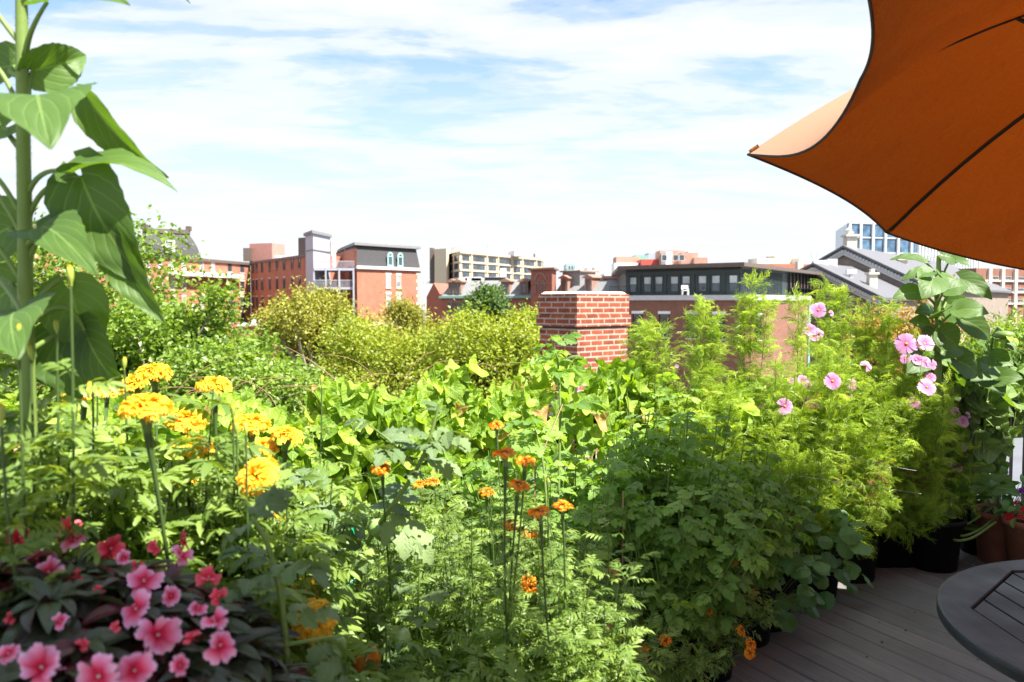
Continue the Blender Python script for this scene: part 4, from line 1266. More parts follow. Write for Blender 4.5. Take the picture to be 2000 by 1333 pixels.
GT = 'street trees behind the terrace'
tree('broadleaf_tree', 'tallest bright green broadleaf tree, behind the left sunflower', 130, 25, 400, 1000, 600, 'tree1', 'tree', 54000, .18, seed=1, group=GT, clumps=46)
tree('broadleaf_tree', 'bright green broadleaf tree in front of the long orange brick block', 325, 23, 500, 1020, 350, 'tree1', 'tree', 34000, .155, seed=2, group=GT, clumps=36)
tree('broadleaf_tree', 'lower green broadleaf tree beneath the brick block corner', 455, 21, 608, 1020, 350, 'tree1', 'tree', 30000, .14, seed=3, group=GT, clumps=30)
tree('ash_tree', 'olive yellow fine-leaved tree with pale bare limbs before the grey lift tower', 618, 42, 528, 900, 310, 'tree2', 'tree', 70000, .17, 'bark_pale', seed=4, group=GT, clumps=34, branchy=True)
tree('lime_green_tree', 'yellow-green tree right of the olive tree, below the slate mansard', 812, 28, 592, 1010, 370, 'tree3', 'tree', 56000, .135, seed=5, group=GT, clumps=34)
tree('lime_green_tree', 'yellow-green tree directly left of the brick chimney', 965, 27, 586, 1010, 350, 'tree3', 'tree', 56000, .135, seed=6, group=GT, clumps=34)
tree('small_tree', 'small dark green tree in front of the victorian row house', 950, 86, 556, 640, 92, 'tree5', 'tree', 8000, .34, seed=7, group=GT, clumps=18)
tree('small_tree', 'thin olive tree rising under the slate mansard corner', 795, 60, 577, 720, 96, 'tree2', 'ash', 7000, .30, 'bark_pale', seed=8, group=GT, clumps=16)
tree('small_tree', 'green tree under the turret beside the chimney', 1035, 70, 600, 700, 90, 'tree3', 'tree', 6000, .28, seed=13, group=GT, clumps=16)
tree('small_tree', 'low green tree below the low brick house, between two bigger crowns', 700, 32, 660, 900, 170, 'tree2', 'ash', 14000, .18, 'bark_pale', seed=14, group=GT, clumps=22)
tree('lime_green_tree', 'yellow-green tree filling the gap between the two lime trees left of the chimney', 892, 34, 616, 900, 230, 'tree3', 'tree', 34000, .17, seed=15, group=GT, clumps=28)
tree('broadleaf_tree', 'rounded green tree between the left tree and the olive tree, above the vine', 545, 26, 668, 960, 230, 'tree1', 'tree', 22000, .15, seed=16, group=GT, clumps=28)
tree('dark_green_tree', 'dark green tree behind the drooping sunflower at the right edge', 1985, 15, 578, 900, 230, 'tree1', 'ash', 22000, .13, seed=9, group=GT, clumps=34)
tree('autumn_tree', 'yellow and orange tinged tree behind the feathery cosmos and right sunflower', 1775, 19, 556, 900, 250, 'tree4', 'ash', 20000, .14, seed=10, group=GT, clumps=34)

# ------------------------------------------------------------------ chimney
rng = np.random.default_rng(5)
cA, cB, cC = W(1050, 600, 10.15), W(1127, 600, 9.65), W(1230, 600, 10.3)
cd = np.array([(cB + (cA - cB)), cB, cC])[:, :2]
cb4 = cd[0] + cd[2] - cd[1]
cc = (cd[0] + cd[2]) / 2
def ring(s): return [cc + (q - cc) * s for q in (cd[0], cd[1], cd[2], cb4)]
r = thing('brick_chimney', 'square red brick chimney with white mortar stains rising behind the railing', 'chimney', (*cc, -0.32))
zt = zat(574, 9.65); zb = zat(641, 9.65); zs = zat(617, 9.65)
mb = MB(); mb.prism(ring(.955), -.32, zb - .012, 0); mb.obj('shaft', M_['brick_chim'], r)
mb = MB(); mb.prism(ring(.90), zb - .02, zb + .02, 0); mb.obj('recess', M_['brownmetal'], r)
mb = MB(); mb.prism(ring(1.03), zb + .012, zs, 0, cap=True); mb.add([(*q, zb + .012) for q in ring(1.03)], [[3, 2, 1, 0]])
mb.prism(ring(.985), zs, zt, 0); mb.obj('cap', M_['brick_chim'], r)
mb = MB(); mb.prism(ring(.93), zt, zt + .03, 0, shrink=ring(.85)); mb.obj('crown_mortar', M_['stone'], r)

# ------------------------------------------------------------------ railing
def rail_run(name, label, A, B, zt=0.95, zb=0.12, sp=0.115):
    root = thing(name, label, 'railing', (*A, 0))
    L_ = np.linalg.norm(B - A); d = (B - A) / L_
    mb = MB(); mb.bar((*A, zt), (*B, zt), .06, .035); mb.obj('top_rail', M_['black'], root)
    mb = MB(); mb.bar((*A, zb), (*B, zb), .035, .03); mb.obj('bottom_rail', M_['black'], root)
    n = int(L_ / sp); mb = MB()
    for k in range(1, n): q = A + d * L_ * k / n; mb.bar((*q, zb + .015), (*q, zt - .0175), .016, .016)
    mb.obj('balusters', M_['black'], root)
    for k in range(int(L_ / 1.8) + 1):
        q = A + d * min(L_, 1.8 * k); mb = MB(); mb.bar((*q, 0), (*q, zt - .018), .05, .05); mb.box((*q, .01), (.1, .1, .02)); mb.obj('post', M_['black'], root)
    return root
rail_run('railing', 'black metal railing smothered in lime leaved vines on the left', RA, RBp - np.array([.03, .015]))
rail_run('railing', 'black metal railing running behind the cosmos to the right edge', RBp + np.array([.03, .01]), RC)

# ------------------------------------------------------------------ table
tcx, tcy, tr_, tz = 1.94, 2.11, 0.70, 0.735
r = thing('round_table', 'round charcoal slatted garden table at the lower right', 'table', (tcx, tcy, 0))
wood = None
def tablemat():
    m, t, out = newmat('charcoal_wood')
    vec = objcoord(t, (70, 4, 4), (0, 0, R(-38)))
    n = noise(t, vec, 1.0, 6, .65); n2_ = noise(t, objcoord(t), 5.0, 5)
    c = ramp_out(t, n.outputs['Fac'], [(.3, (.020, .022, .026)), (.7, (.042, .045, .052))])
    n4 = noise(t, objcoord(t), 3.3, 2, .4)
    c = mixc(t, ramp_out(t, n4.outputs['Fac'], [(.60, (0, 0, 0)), (.63, (.5, .5, .5))]), c, (.017, .016, .016))
    p = t.nodes.new('ShaderNodeBsdfPrincipled'); t.links.new(c, p.inputs['Base Color'])
    t.links.new(ramp_out(t, n2_.outputs['Fac'], [(.3, (.38, .38, .38)), (.7, (.58, .58, .58))]), p.inputs['Roughness'])
    b = t.nodes.new('ShaderNodeBump'); b.inputs['Strength'].default_value = .3; b.inputs['Distance'].default_value = .003
    t.links.new(n.outputs['Fac'], b.inputs['Height']); t.links.new(b.outputs[0], p.inputs['Normal']); t.links.new(p.outputs[0], out.inputs[0])
    return m
M_['table'] = tablemat()
# rim: ring between the circle and an inner square, slats inside the square
sang = R(-38 + 0)   # square orientation
si = 0.565
sang = 0.0
nseg = 96
tcy_o = 0.0
def octm(a):
    a = (a + math.pi / 8) % (math.pi / 4) - math.pi / 8
    return si / math.cos(a)
mb = MB()
an_ = np.arange(nseg) * 2 * math.pi / nseg
circ = np.stack([np.cos(an_), np.sin(an_)], 1); inn = circ * np.array([octm(a) for a in an_])[:, None]; o = np.array([tcx, tcy])
rings = [(inn, tz - .035), (inn, tz - .003), (inn * 1.006, tz), (circ * (tr_ - .008), tz), (circ * (tr_ - .002), tz - .003), (circ * tr_, tz - .010), (circ * tr_, tz - .032), (circ * (tr_ - .008), tz - .037), (inn, tz - .037)]
V = []
for q, z in rings: V += [(*(o + p), z) for p in q]
Q = []
for i in range(len(rings) - 1):
    for k in range(nseg):
        k2 = (k + 1) % nseg; Q.append([i * nseg + k, i * nseg + k2, (i + 1) * nseg + k2, (i + 1) * nseg + k][::-1])
mb.add(V, Q); tt = mb.obj('tabletop_rim', M_['table'], r)
mb = MB(); ns = 14; gap = .009; ex, ey = np.array([1., 0]), np.array([0, 1.])
wS = (2 * si - gap * (ns + 1)) / ns
cut = si * (1 + math.tan(math.pi / 8))          # octagon corner cut: |x|+|y| <= cut*~
lim = si * math.sqrt(2)
for k in range(ns):
    xa = -si + gap + k * (wS + gap); xb = xa + wS
    ya, yb = min(si, lim - abs(xa)) - gap, min(si, lim - abs(xb)) - gap
    mb.prism([o + (xa, -ya), o + (xb, -yb), o + (xb, yb), o + (xa, ya)], tz - .026, tz - .005, 0, shrink=[o + (xa, -ya), o + (xb, -yb), o + (xb, yb), o + (xa, ya)], rnd=rng.random())
mb.obj('slats', M_['table'], r)
mb = MB()
for sg in (-1, 1):
    q = o + ex * sg * .25; mb.box((*q, tz - .045), (.05, 2 * si, .04), sang)
mb.obj('support', M_['table'], r)
for a in (45, 135, 225, 315):
    q = o + np.array([math.cos(R(a) + sang), math.sin(R(a) + sang)]) * .5
    mb = MB(); mb.bar((*q, 0), (*(o + (q - o) * .85), tz - .035), .05, .05); mb.obj('leg', M_['table'], r)

# ------------------------------------------------------------------ umbrella
q8 = [2.491, 2.429, H + 1.074, 0.207, 0.054, 1.62, 0.772, 2.665, 0.048, 0.894]
up_u = unit(np.array([q8[3], q8[4], 1.0])); ua = unit(np.cross([0, 1, 0], up_u)); ub = np.cross(up_u, ua)
Hc = np.array(q8[:3]); Ru, Dr, bow = q8[5], q8[6], q8[9]
def upt(ang, s):
    return Hc + Ru * s * (math.cos(ang) * ua + math.sin(ang) * ub) - up_u * Dr * ((1 - bow) * s + bow * s * s)
m, t, out = newmat('orange_canopy_fabric')
nz = noise(t, objcoord(t), 260, 2); nw = noise(t, objcoord(t, (1, 1, 1)), 3.2, 5, .6)
col = ramp_out(t, nz.outputs['Fac'], [(.35, (.25, .10, .024)), (.65, (.32, .135, .035))])
p = t.nodes.new('ShaderNodeBsdfPrincipled'); p.inputs['Roughness'].default_value = .85; p.inputs['Specular IOR Level'].default_value = .1
t.links.new(col, p.inputs['Base Color'])
b = t.nodes.new('ShaderNodeBump'); b.inputs['Strength'].default_value = .9; b.inputs['Distance'].default_value = .09
t.links.new(nw.outputs['Fac'], b.inputs['Height']); t.links.new(b.outputs[0], p.inputs['Normal'])
tl = t.nodes.new('ShaderNodeBsdfTranslucent'); tl.inputs['Color'].default_value = (.42, .125, .008, 1); t.links.new(b.outputs[0], tl.inputs['Normal'])
ms = t.nodes.new('ShaderNodeMixShader'); ms.inputs[0].default_value = .40
t.links.new(p.outputs[0], ms.inputs[1]); t.links.new(tl.outputs[0], ms.inputs[2]); t.links.new(ms.outputs[0], out.inputs[0])
M_['canopy'] = m
m2, t2, out2 = newmat('sunlit_tone_canopy_fabric')  # paler outer cloth: the sunlit look is put into its colour
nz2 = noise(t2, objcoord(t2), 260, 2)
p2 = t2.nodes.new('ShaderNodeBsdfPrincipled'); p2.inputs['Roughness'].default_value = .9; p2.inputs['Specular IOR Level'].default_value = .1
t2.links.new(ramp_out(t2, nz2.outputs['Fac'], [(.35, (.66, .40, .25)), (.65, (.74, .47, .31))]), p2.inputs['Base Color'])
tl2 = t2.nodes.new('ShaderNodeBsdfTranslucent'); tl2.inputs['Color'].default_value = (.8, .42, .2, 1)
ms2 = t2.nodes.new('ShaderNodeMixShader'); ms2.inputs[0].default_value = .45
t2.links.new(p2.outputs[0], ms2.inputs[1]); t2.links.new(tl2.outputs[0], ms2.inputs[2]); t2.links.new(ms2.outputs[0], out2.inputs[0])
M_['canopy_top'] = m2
M_['piping'] = plain('brown_piping', (.05, .03, .03), .7)
r = thing('patio_umbrella', 'tilted orange patio umbrella filling the upper right corner', 'umbrella', (2.07, 2.32, 0))
_up0 = upt
TIP0 = W(1650, -170, 1.72) - _up0(q8[7] + math.pi / 4, 1.0)
def upt(ang, s):
    p = _up0(ang, s)
    return p + TIP0 * s ** 1.5 if abs(ang - (q8[7] + math.pi / 4)) < .01 or abs(ang - (q8[7] + math.pi / 4) + 2 * math.pi) < .01 else p
angs = [q8[7] - i * math.pi / 4 for i in range(-1, 7)]
for i in range(8):
    a0, a1 = angs[i], angs[(i + 1) % 8] if i < 7 else angs[0] - 2 * math.pi
    ns_, na = 44, 40; V = []
    sc = 0.15 if i == 0 else (0.05 if i != 2 else -0.015)
    for j in range(ns_ + 1):
        s_ = .02 + .98 * j / ns_
        A0, A1 = upt(a0, s_), upt(a1, s_)
        for k in range(na + 1):
            f = k / na; pp = A0 * (1 - f) + A1 * f
            ed = 4 * f * (1 - f)
            pp = pp + (Hc - pp) * sc * ed * s_ ** 3 + up_u * (-.035 if i != 0 else -.09) * ed * s_
            if i == 0 and f > .5: pp = pp - up_u * .10 * math.sin(math.pi * (f - .5) / .5) * s_ ** 3
            # wrinkles that run diagonally near the hem of the loose panels
            if i in (1, 2): pp = pp + up_u * (.011 if i == 2 else .004) * s_ ** 3 * (1 - s_ ** 9) * 1.6 * ed * (math.sin(f * 30 + s_ * 18 + 2 * math.sin(f * 9)) + .55 * math.sin(f * 61 - s_ * 37 + 3 * math.sin(s_ * 8)) * (.4 + .6 * math.sin(f * 7 + 1) ** 2))
            V.append(pp)
    mb = MB(); m_ = na + 1
    Q = [[x * m_ + y, x * m_ + y + 1, (x + 1) * m_ + y + 1, (x + 1) * m_ + y] for x in range(ns_) for y in range(na)]
    mb.add(V, Q); pn = mb.obj('canopy_panel', M_['canopy'], r, True)
    mb = MB(); mb.add([v_ + up_u * .004 for v_ in V], [q_[::-1] for q_ in Q]); mb.obj('sunlit_tone_outer_cloth', M_['canopy_top'], pn, True)  # outer sheet carries the painted sunlit tone
    mb = MB(); e = np.array(V[-m_:]); mb.tube(e, .005, 5); mb.obj('hem', M_['piping'], pn)
for i in range(8):
    pts = np.array([upt(angs[i], s_) - up_u * (.012 + .012 * (1 - s_)) for s_ in np.linspace(.04, .985, 14)])
    mb = MB(); mb.tube(pts, .0085 if i != 1 else .004, 6); mb.obj('rib', M_['black'], r)
    tip = upt(angs[i], 1.0); dr = unit(upt(angs[i], 1) - upt(angs[i], .93)); mb = MB(); mb.tube([tip - dr * .05, tip - dr * .01], [.013, .012], 8, cap=True); mb.obj('rib_pocket', M_['canopy'], r)
    s0 = upt(angs[i], .5) - up_u * .02; hubp = Hc - up_u * .62; mb = MB(); mb.tube([hubp, s0], .007, 5); mb.obj('strut', M_['black'], r)
foot = Hc - up_u * (H + 1.074) / up_u[2]
mb = MB(); mb.tube([foot * [1, 1, 0], Hc + up_u * .06], .019, 12, cap=True); mb.obj('pole', M_['black'], r)
mb = MB(); mb.lathe([(0, .0), (.26, .0), (.26, .05), (.05, .09), (.03, .3), (0, .3)], (foot[0], foot[1], 0), 24); mb.obj('base', M_['black'], r)
mb = MB(); mb.tube([Hc - up_u * .66, Hc - up_u * .58], .04, 10, cap=True); mb.tube([Hc - up_u * .05, Hc + up_u * .05], .045, 10, cap=True); mb.obj('hub', M_['black'], r)

# unseen awning behind the camera, added and shaped to shade the near planters
r = thing('added_shade_awning', 'unseen cream awning on posts, added to shade the near end of the deck', 'awning', (1.4, 0, 0))
AW = [np.array(q) for q in ((.08, .55, 3.0), (.98, 1.22, 3.0), (2.4, -.2, 3.05), (1.6, -1.9, 3.05), (-.5, -1.3, 3.02))]
mb = MB(); mb.add(AW + [q + np.array([0, 0, .02]) for q in AW], [[0, 1, 6, 5], [1, 2, 7, 6], [2, 3, 8, 7], [3, 4, 9, 8], [4, 0, 5, 9]], [[0, 2, 1], [0, 3, 2], [0, 4, 3], [5, 6, 7], [5, 7, 8], [5, 8, 9]]); mb.obj('cloth', M_['stone'], r)
for q in (AW[2], AW[3], AW[4]): mb = MB(); mb.bar((q[0], q[1] - .05, 0), (q[0], q[1] - .05, 3.0), .06, .06); mb.obj('post', M_['black'], r)


r = thing('added_shade_wall', 'unseen brick wall added beyond the right end of the deck to shade it', 'building', (4.9, .5, -.06))  # wall out of view, added to cast shade on the deck
mb = MB(); mb.prism([(3.72, -3.5), (5.6, -3.5), (5.6, 4.2), (3.72, 4.2)], -.06, 3.15, 0, top=1); mb.obj('wall', [M_['brick_red'], M_['lightgrey']], r)
mb = MB(); mb.prism([(3.66, -3.6), (5.7, -3.6), (5.7, 4.26), (3.66, 4.26)], 3.152, 3.23, 0); mb.obj('coping', M_['stone'], r)

# ------------------------------------------------------------------ plants
def pot(root, x, y, r0=.17, h=.32, z=0, mat='blackpot', soil=True):
    mb = MB(); mb.lathe([(0, z), (r0 * .78, z), (r0 * .96, z + h * .9), (r0 * 1.05, z + h * .9), (r0 * 1.06, z + h), (r0 * .96, z + h), (r0 * .93, z + h * .88)], (x, y, 0), 28)
    p = mb.obj('pot', M_[mat], root, True)
    if soil:
        mb = MB(); mb.lathe([(.001, z + h * .9), (r0 * .94, z + h * .88)], (x, y, 0), 20); mb.obj('soil', M_['soil'], p)
    return p


def stemset(x, y, z0, z1, rad, n, lean=(0, 0), spread0=.25, wob=.05, low=.6):
    """list of polylines from the base out into a rounded crown"""
    out = []
    for k in range(n):
        a = rng.uniform(0, 2 * math.pi); q = math.sqrt(rng.random())
        ex, ey = x + math.cos(a) * q * rad + lean[0], y + math.sin(a) * q * rad + lean[1]
        h = (z1 - z0) * rng.uniform(low, 1.0) * (1 - .25 * q * q)
        s0 = np.array([x + math.cos(a) * q * rad * spread0 * .5, y + math.sin(a) * q * rad * spread0 * .5, z0])
        e = np.array([ex, ey, z0 + h])
        mid = np.array([x + (ex - x) * .75, y + (ey - y) * .75, z0 + h * rng.uniform(.35, .55)]) + rng.normal(size=3) * wob
        out.append(bez(s0, mid, e, 12))
    return out


def leaves_on(stems, per, size, kind, mb, droop=.1, t0=.2, outw=.9, pet=0.0, pmb=None, up=None, rlo=0, rhi=1, sizefn=None, mi=0, upn=.28):
    pos, dirs, sz = [], [], []
    for s in stems:
        n = len(s); L_ = np.linalg.norm(np.diff(s, axis=0), axis=1).sum()
        k = max(2, int(per * L_))
        tt = rng.uniform(t0, 1.0, k)
        ph = rng.uniform(0, 6.28)
        for j, tq in enumerate(np.sort(tt)):
            f = tq * (n - 1); i = min(int(f), n - 2); p = s[i] * (1 - f + i) + s[i + 1] * (f - i)
            tan = unit(s[i + 1] - s[i])
            a = ph + j * 2.4 + rng.normal() * .3
            sd = unit(np.cross(tan, [.3, .2, .9])); sd2 = np.cross(tan, sd)
            d = unit((sd * math.cos(a) + sd2 * math.sin(a)) * outw + tan * .35 + np.array([0, 0, .15 - droop]))
            pos.append(p); dirs.append(d); sz.append(size * rng.uniform(.6, 1.15) * (1.05 - .45 * tq if sizefn is None else sizefn(tq)))
    pos = np.array(pos); dirs = np.array(dirs); sz = np.array(sz)
    if pet > 0:
        np_ = pos + dirs * (sz * pet)[:, None] + np.array([0, 0, 1.]) * (sz * pet * .15)[:, None]
        if pmb is not None:
            for a_, b_, s_ in zip(pos, np_, sz):
                pmb.tube(bez(a_, (a_ + b_) / 2 + np.array([0, 0, .12 * s_]), b_, 4), [.0022, .002, .0017, .0014], 4, rnd=.5)
        pos = np_
        dirs = unit(dirs * .55 + rng.normal(size=dirs.shape) * .35 + np.array([0, -.12, -.45]))
    if up is not None: upv = np.asarray(up) + rng.normal(size=(len(pos), 3)) * .3
    else: upv = np.array([0, 0, 1.]) + rng.normal(size=(len(pos), 3)) * upn
    scatter(mb, kind, pos, dirs, sz, rng.uniform(rlo, rhi, len(pos)), upv, mi)


# flower meshes (shared) -------------------------------------------------------
def petal(w, nl, shape, droop, ruff=0.0, nc=2, seed=0, fold=0.0):
    r_ = np.random.default_rng(seed)
    t = blade(w, nl, droop, fold, shape, 0.0, nc)
    V = t['V']; u, v = t['u'], t['v']
    V[:, 2] += ruff * np.sin(u * 6 + seed * 1.7) * v ** 2 + ruff * .6 * np.sin(u * 13 + seed) * v ** 3
    return t


def pompon(seed, n=150, flat=.6, size=1.0, ruff=.16):
    """african marigold head, radius 1 (scaled later), axis +z"""
    r_ = np.random.default_rng(seed)
    mb = MB(); sh = lambda t: .35 + .65 * t ** .5
    tps = [petal(.32, 4, sh, .7, ruff, 2, s) for s in range(4)]
    for k in range(n):
        f = (k + .5) / n
        th = math.acos(1 - f * 1.18)                 # polar angle from the axis, a bit past the equator
        a = k * 2.39996 + r_.normal() * .15
        d = np.array([math.sin(th) * math.cos(a), math.sin(th) * math.sin(a), math.cos(th) * flat])
        L_ = (.44 + .16 * f) * r_.uniform(.85, 1.15)
        base = d * (.42 + .1 * f) * np.array([1.05, 1.05, 1])
        dirv = unit(d * np.array([1, 1, .9]) + r_.normal(size=3) * .12 + np.array([0, 0, .12]))
        up = unit(np.array([-d[0], -d[1], .6]) + r_.normal(size=3) * .35)
        mb.inst(tps[k % 4], frame(dirv, up, L_), base[None], np.array([r_.random()]))
    # calyx
    mb.lathe([(.16, -1.15), (.2, -.8), (.34, -.35), (.5, -.05), (.45, .15)], (0, 0, 0), 12, mi=1)
    return mb


H_AF = [pompon(s).mesh('marigold_head', [P['african'], M_['calyx']], True) for s in range(4)]
H_FR = [pompon(s + 10, 46, .35, ruff=.1).mesh('french_marigold_head', [P['french'], M_['calyx']], True) for s in range(3)]


def budmesh():
    mb = MB(); mb.lathe([(.10, -1.3), (.14, -.9), (.3, -.5), (.42, 0), (.44, .6), (.40, 1.0), (.26, 1.25), (0.02, 1.3)], (0, 0, 0), 12)
    mb.lathe([(.36, 1.0), (.34, 1.2), (.15, 1.45), (.0, 1.48)], (0, 0, 0), 10, mi=1)
    return mb.mesh('bud', [M_['calyx_pale'], P['yellow']], True)


BUD = budmesh()


def cosmosflower(seed, n=8, cup=.15, missing=()):
    r_ = np.random.default_rng(seed); mb = MB()
    sh = lambda t: np.where(t < .97, .22 + .78 * np.sin(np.pi / 2 * np.clip(t * 1.15, 0, 1)) ** 1.3, .85)
    for k in range(n):
        if k in missing: continue
        a = k * 2 * math.pi / n + r_.normal() * .07
        p_ = petal(.36, 5, sh, r_.uniform(-.0, .35) + .02, .03, 2, seed + k)
        V = p_['V']; tipm = p_['v'] > .99; V[tipm, 1] -= .07 * (1 - np.abs(np.abs(p_['u'][tipm]) - .5) * 2)
        d = np.array([math.cos(a), math.sin(a), cup + r_.normal() * .08])
        mb.inst(p_, frame(d, (0, 0, 1), r_.uniform(.92, 1.06)), np.array([d * .08]), np.array([r_.random()]))
    mb.lathe([(.02, .14), (.1, .13), (.15, .06), (.15, -.02), (.05, -.12), (.0, -.15)], (0, 0, 0), 12, mi=1)
    return mb.mesh('cosmos_flower', [P['cosmos'], M_['disc']], True)


H_CO = [cosmosflower(1), cosmosflower(2, 8, .45), cosmosflower(3, 8, .1, (2,)), cosmosflower(4, 8, -.1, (5, 6))]


def impflower(seed, mat, open_=.55):
    r_ = np.random.default_rng(seed); mb = MB()
    sh = lambda t: np.where(t < .98, .16 + .84 * np.sin(np.pi * .5 * np.clip(t * 1.2, 0, 1)) ** 1.1 * (1 - .0 * t), .6)
    for k in range(5):
        a = math.pi / 2 + k * 2 * math.pi / 5 + r_.normal() * .1
        p_ = petal(.50, 6, sh, .15 + r_.uniform(0, .7), .09, 3, seed + k, .22)
        V = p_['V']; tipm = p_['v'] > .99; V[tipm, 1] -= .12 * (1 - np.abs(p_['u'][tipm])) 
        d = np.array([math.cos(a), math.sin(a), open_ * r_.uniform(-.1, 2.0)])
        mb.inst(p_, frame(d, (0, 0, 1), r_.uniform(.85, 1.1)), np.array([[0, 0, .02 * k]]), np.array([r_.random()]))
    mb.tube(bez((0, 0, .02), (0, -.1, -.5), (0, -.6, -.6), 6), [.08, .06, .04, .03, .02, .02], 6)
    mb.lathe([(.0, .22), (.05, .2), (.06, .05), (.04, 0)], (0, 0, 0), 8, mi=1)
    return mb.mesh('impatiens_flower', [P[mat], M_['stone']], True)


H_IM = [impflower(s, 'imp', .35 + .25 * (s % 3)) for s in range(5)]
H_IR = [impflower(s + 20, 'impred', .9) for s in range(2)]
H_RED = [impflower(40, 'red', .4)]
H_PUR = [impflower(41, 'purple', .6)]


def orient(pos, axis, s, spin=None):
    M = frame(np.cross(unit(axis), unit(rng.normal(size=3)))[None], axis, 1)[0]
    # columns side, d, normal with normal = axis
    m = Matrix([[float(M[i][j]) * s for j in range(3)] for i in range(3)]).to_4x4()
    m.translation = Vector([float(c) for c in pos])
    return m


def headplant(name, label, cat, base, zpot, heads, meshes, leafkind, leafm, fol, flower_name, group=None, potr=.16, bushy=12, per=26, lsz=.12, crown=(.22, 1.1), sw=.0035, buds=(), lean=(0, 0), zfloor=0, pet=0):
    """heads: (px,py,d,radius,axis)"""
    x, y = base
    root = thing(name, label, cat, (x, y, zfloor), group)
    pot(root, x, y, potr, .3, zfloor)
    z0 = zfloor + zpot
    smb, fmb = MB(), MB(); hs = []
    for (px, py, d, rad, ax) in heads:
        p = W(px, py, d); axis = unit(np.array(ax, float))
        e = p - axis * rad * 1.05
        b0 = np.array([x + rng.normal() * .03, y + rng.normal() * .03, z0])
        mid = np.array([b0[0] * .3 + e[0] * .7, b0[1] * .3 + e[1] * .7, z0 * .4 + e[2] * .6]) - axis * .02 + rng.normal(size=3) * [.035, .035, 0]
        s = bez(b0, mid, e, 14); hs.append(s[:11])
        smb.tube(s, np.concatenate([np.linspace(sw * 1.6, sw, 12), [sw * 1.3, sw * 2.2]]), 6, rnd=.4)
        place(flower_name, meshes[rng.integers(len(meshes))], root, orient(p, axis, rad))
    for (px, py, d, rad) in buds:
        p = W(px, py, d); e = p - np.array([0, 0, rad * 1.2])
        s = bez((x, y, z0), (e[0], e[1], (z0 + e[2]) / 2), e, 12); hs.append(s[:11])
        smb.tube(s, np.linspace(sw * 1.1, sw * .6, 12), 6, rnd=.4)
        place('bud', BUD, root, orient(p, unit(np.array([rng.normal() * .1, rng.normal() * .1, 1])), rad))
    bs = stemset(x, y, z0, crown[1], crown[0], bushy, lean, low=.72)
    for s in bs: smb.tube(s, np.linspace(sw * 1.5, sw * .5, len(s)), 5, rnd=.5)
    leaves_on(bs, per, lsz, leafkind, fmb, t0=.15, pet=pet, pmb=smb, sizefn=lambda t: 1.1 - .3 * t)
    if hs: leaves_on(hs, per * .95, lsz * .9, leafkind, fmb, t0=.3, pet=pet, pmb=smb)
    smb.obj('stems', G['stem_dark'] if leafm != 'imp' else G['stem_red'], root, True)
    fmb.obj('foliage', G[leafm], root)
    return root


rng = np.random.default_rng(21)
AF = .042
def ah(px, py, w, ax=(0, -.15, 1)): return (px, py, 2 * AF * F / w, AF, ax)
headplant('marigold_plant', 'tall marigold at the left edge with two yellow heads beside the sunflower stem', 'plant', (-.98, 1.62), .3,
          [ah(155, 765, 64, (-.1, -.3, 1)), ah(208, 763, 48, (.1, -.2, 1))], H_AF, 'mar_near', 'mar', 1, 'flower_head', 'marigolds', crown=(.34, 1.66), bushy=34, per=34, lsz=.13,
          buds=((180, 706, 1.5, .011), (138, 540, 1.25, .012), (36, 648, 1.2, .008)))
headplant('marigold_plant', 'marigold with the largest yellow pompon on a straight bare stem', 'plant', (-.66, 1.62), .3,
          [ah(285, 795, 95, (.02, -.12, 1)), ah(300, 728, 66), ah(262, 750, 60, (-.3, -.2, 1)), ah(362, 820, 74, (.2, -.25, 1))], H_AF, 'mar_near', 'mar', 1, 'flower_head', 'marigolds', crown=(.32, 1.50), bushy=34, per=34, lsz=.12,
          buds=((243, 712, 1.7, .011), (2, 812, 1.1, .012)))
headplant('marigold_plant', 'marigold with flat-topped yellow head highest above the lime vine leaves', 'plant', (-.70, 1.98), .3,
          [ah(420, 753, 64, (.05, -.1, 1)), ah(375, 873, 78, (.2, -.1, 1)), ah(350, 940, 62, (-.2, -.3, 1))], H_AF, 'mar', 'mar', 1, 'flower_head', 'marigolds', crown=(.34, 1.42), bushy=32, per=34, lsz=.12,
          buds=((455, 805, 1.6, .012), (462, 838, 1.55, .012)))
headplant('marigold_plant', 'marigold with four yellow heads crowded above one deep golden head', 'plant', (-.56, 1.72), .3,
          [ah(490, 828, 72, (.0, -.1, 1)), ah(512, 874, 60, (.1, -.3, 1)), ah(562, 850, 60, (.2, -.0, 1)), ah(500, 930, 84, (-.3, -.7, .8)), ah(530, 1017, 52, (.1, -.6, .8))], H_AF, 'mar', 'mar', 1, 'flower_head', 'marigolds', crown=(.30, 1.34), bushy=30, per=34, lsz=.12,
          buds=((628, 745, 2.4, .013), (480, 838, 1.5, .010)))
headplant('marigold_plant', 'marigold with deep golden heads low in the shade beside the pink impatiens', 'plant', (-.42, 1.42), .3,
          [ah(592, 1168, 78, (-.2, -.8, .6)), ah(614, 1212, 84, (.2, -.8, .5)), ah(465, 1200, 78, (.7, -.6, .3))], H_AF, 'mar_near', 'mar', 1, 'flower_head', 'marigolds', crown=(.28, 1.05), bushy=28, per=30, lsz=.12)
headplant('marigold_plant', 'tall marigold still in bud, leafy branched stems at the left frame edge', 'plant', (-.86, 1.36), .3, [], H_AF, 'mar_near', 'mar', 1, 'flower_head', 'marigolds', crown=(.22, 1.66), bushy=20, per=32, lsz=.12,
          buds=((60, 690, 1.3, .010), (110, 640, 1.35, .009)))
FRr = .024
def fh(px, py, w, ax=(0, -.2, 1), d=None): return (px, py, d or 2 * FRr * F / w * 1.05, FRr, ax)
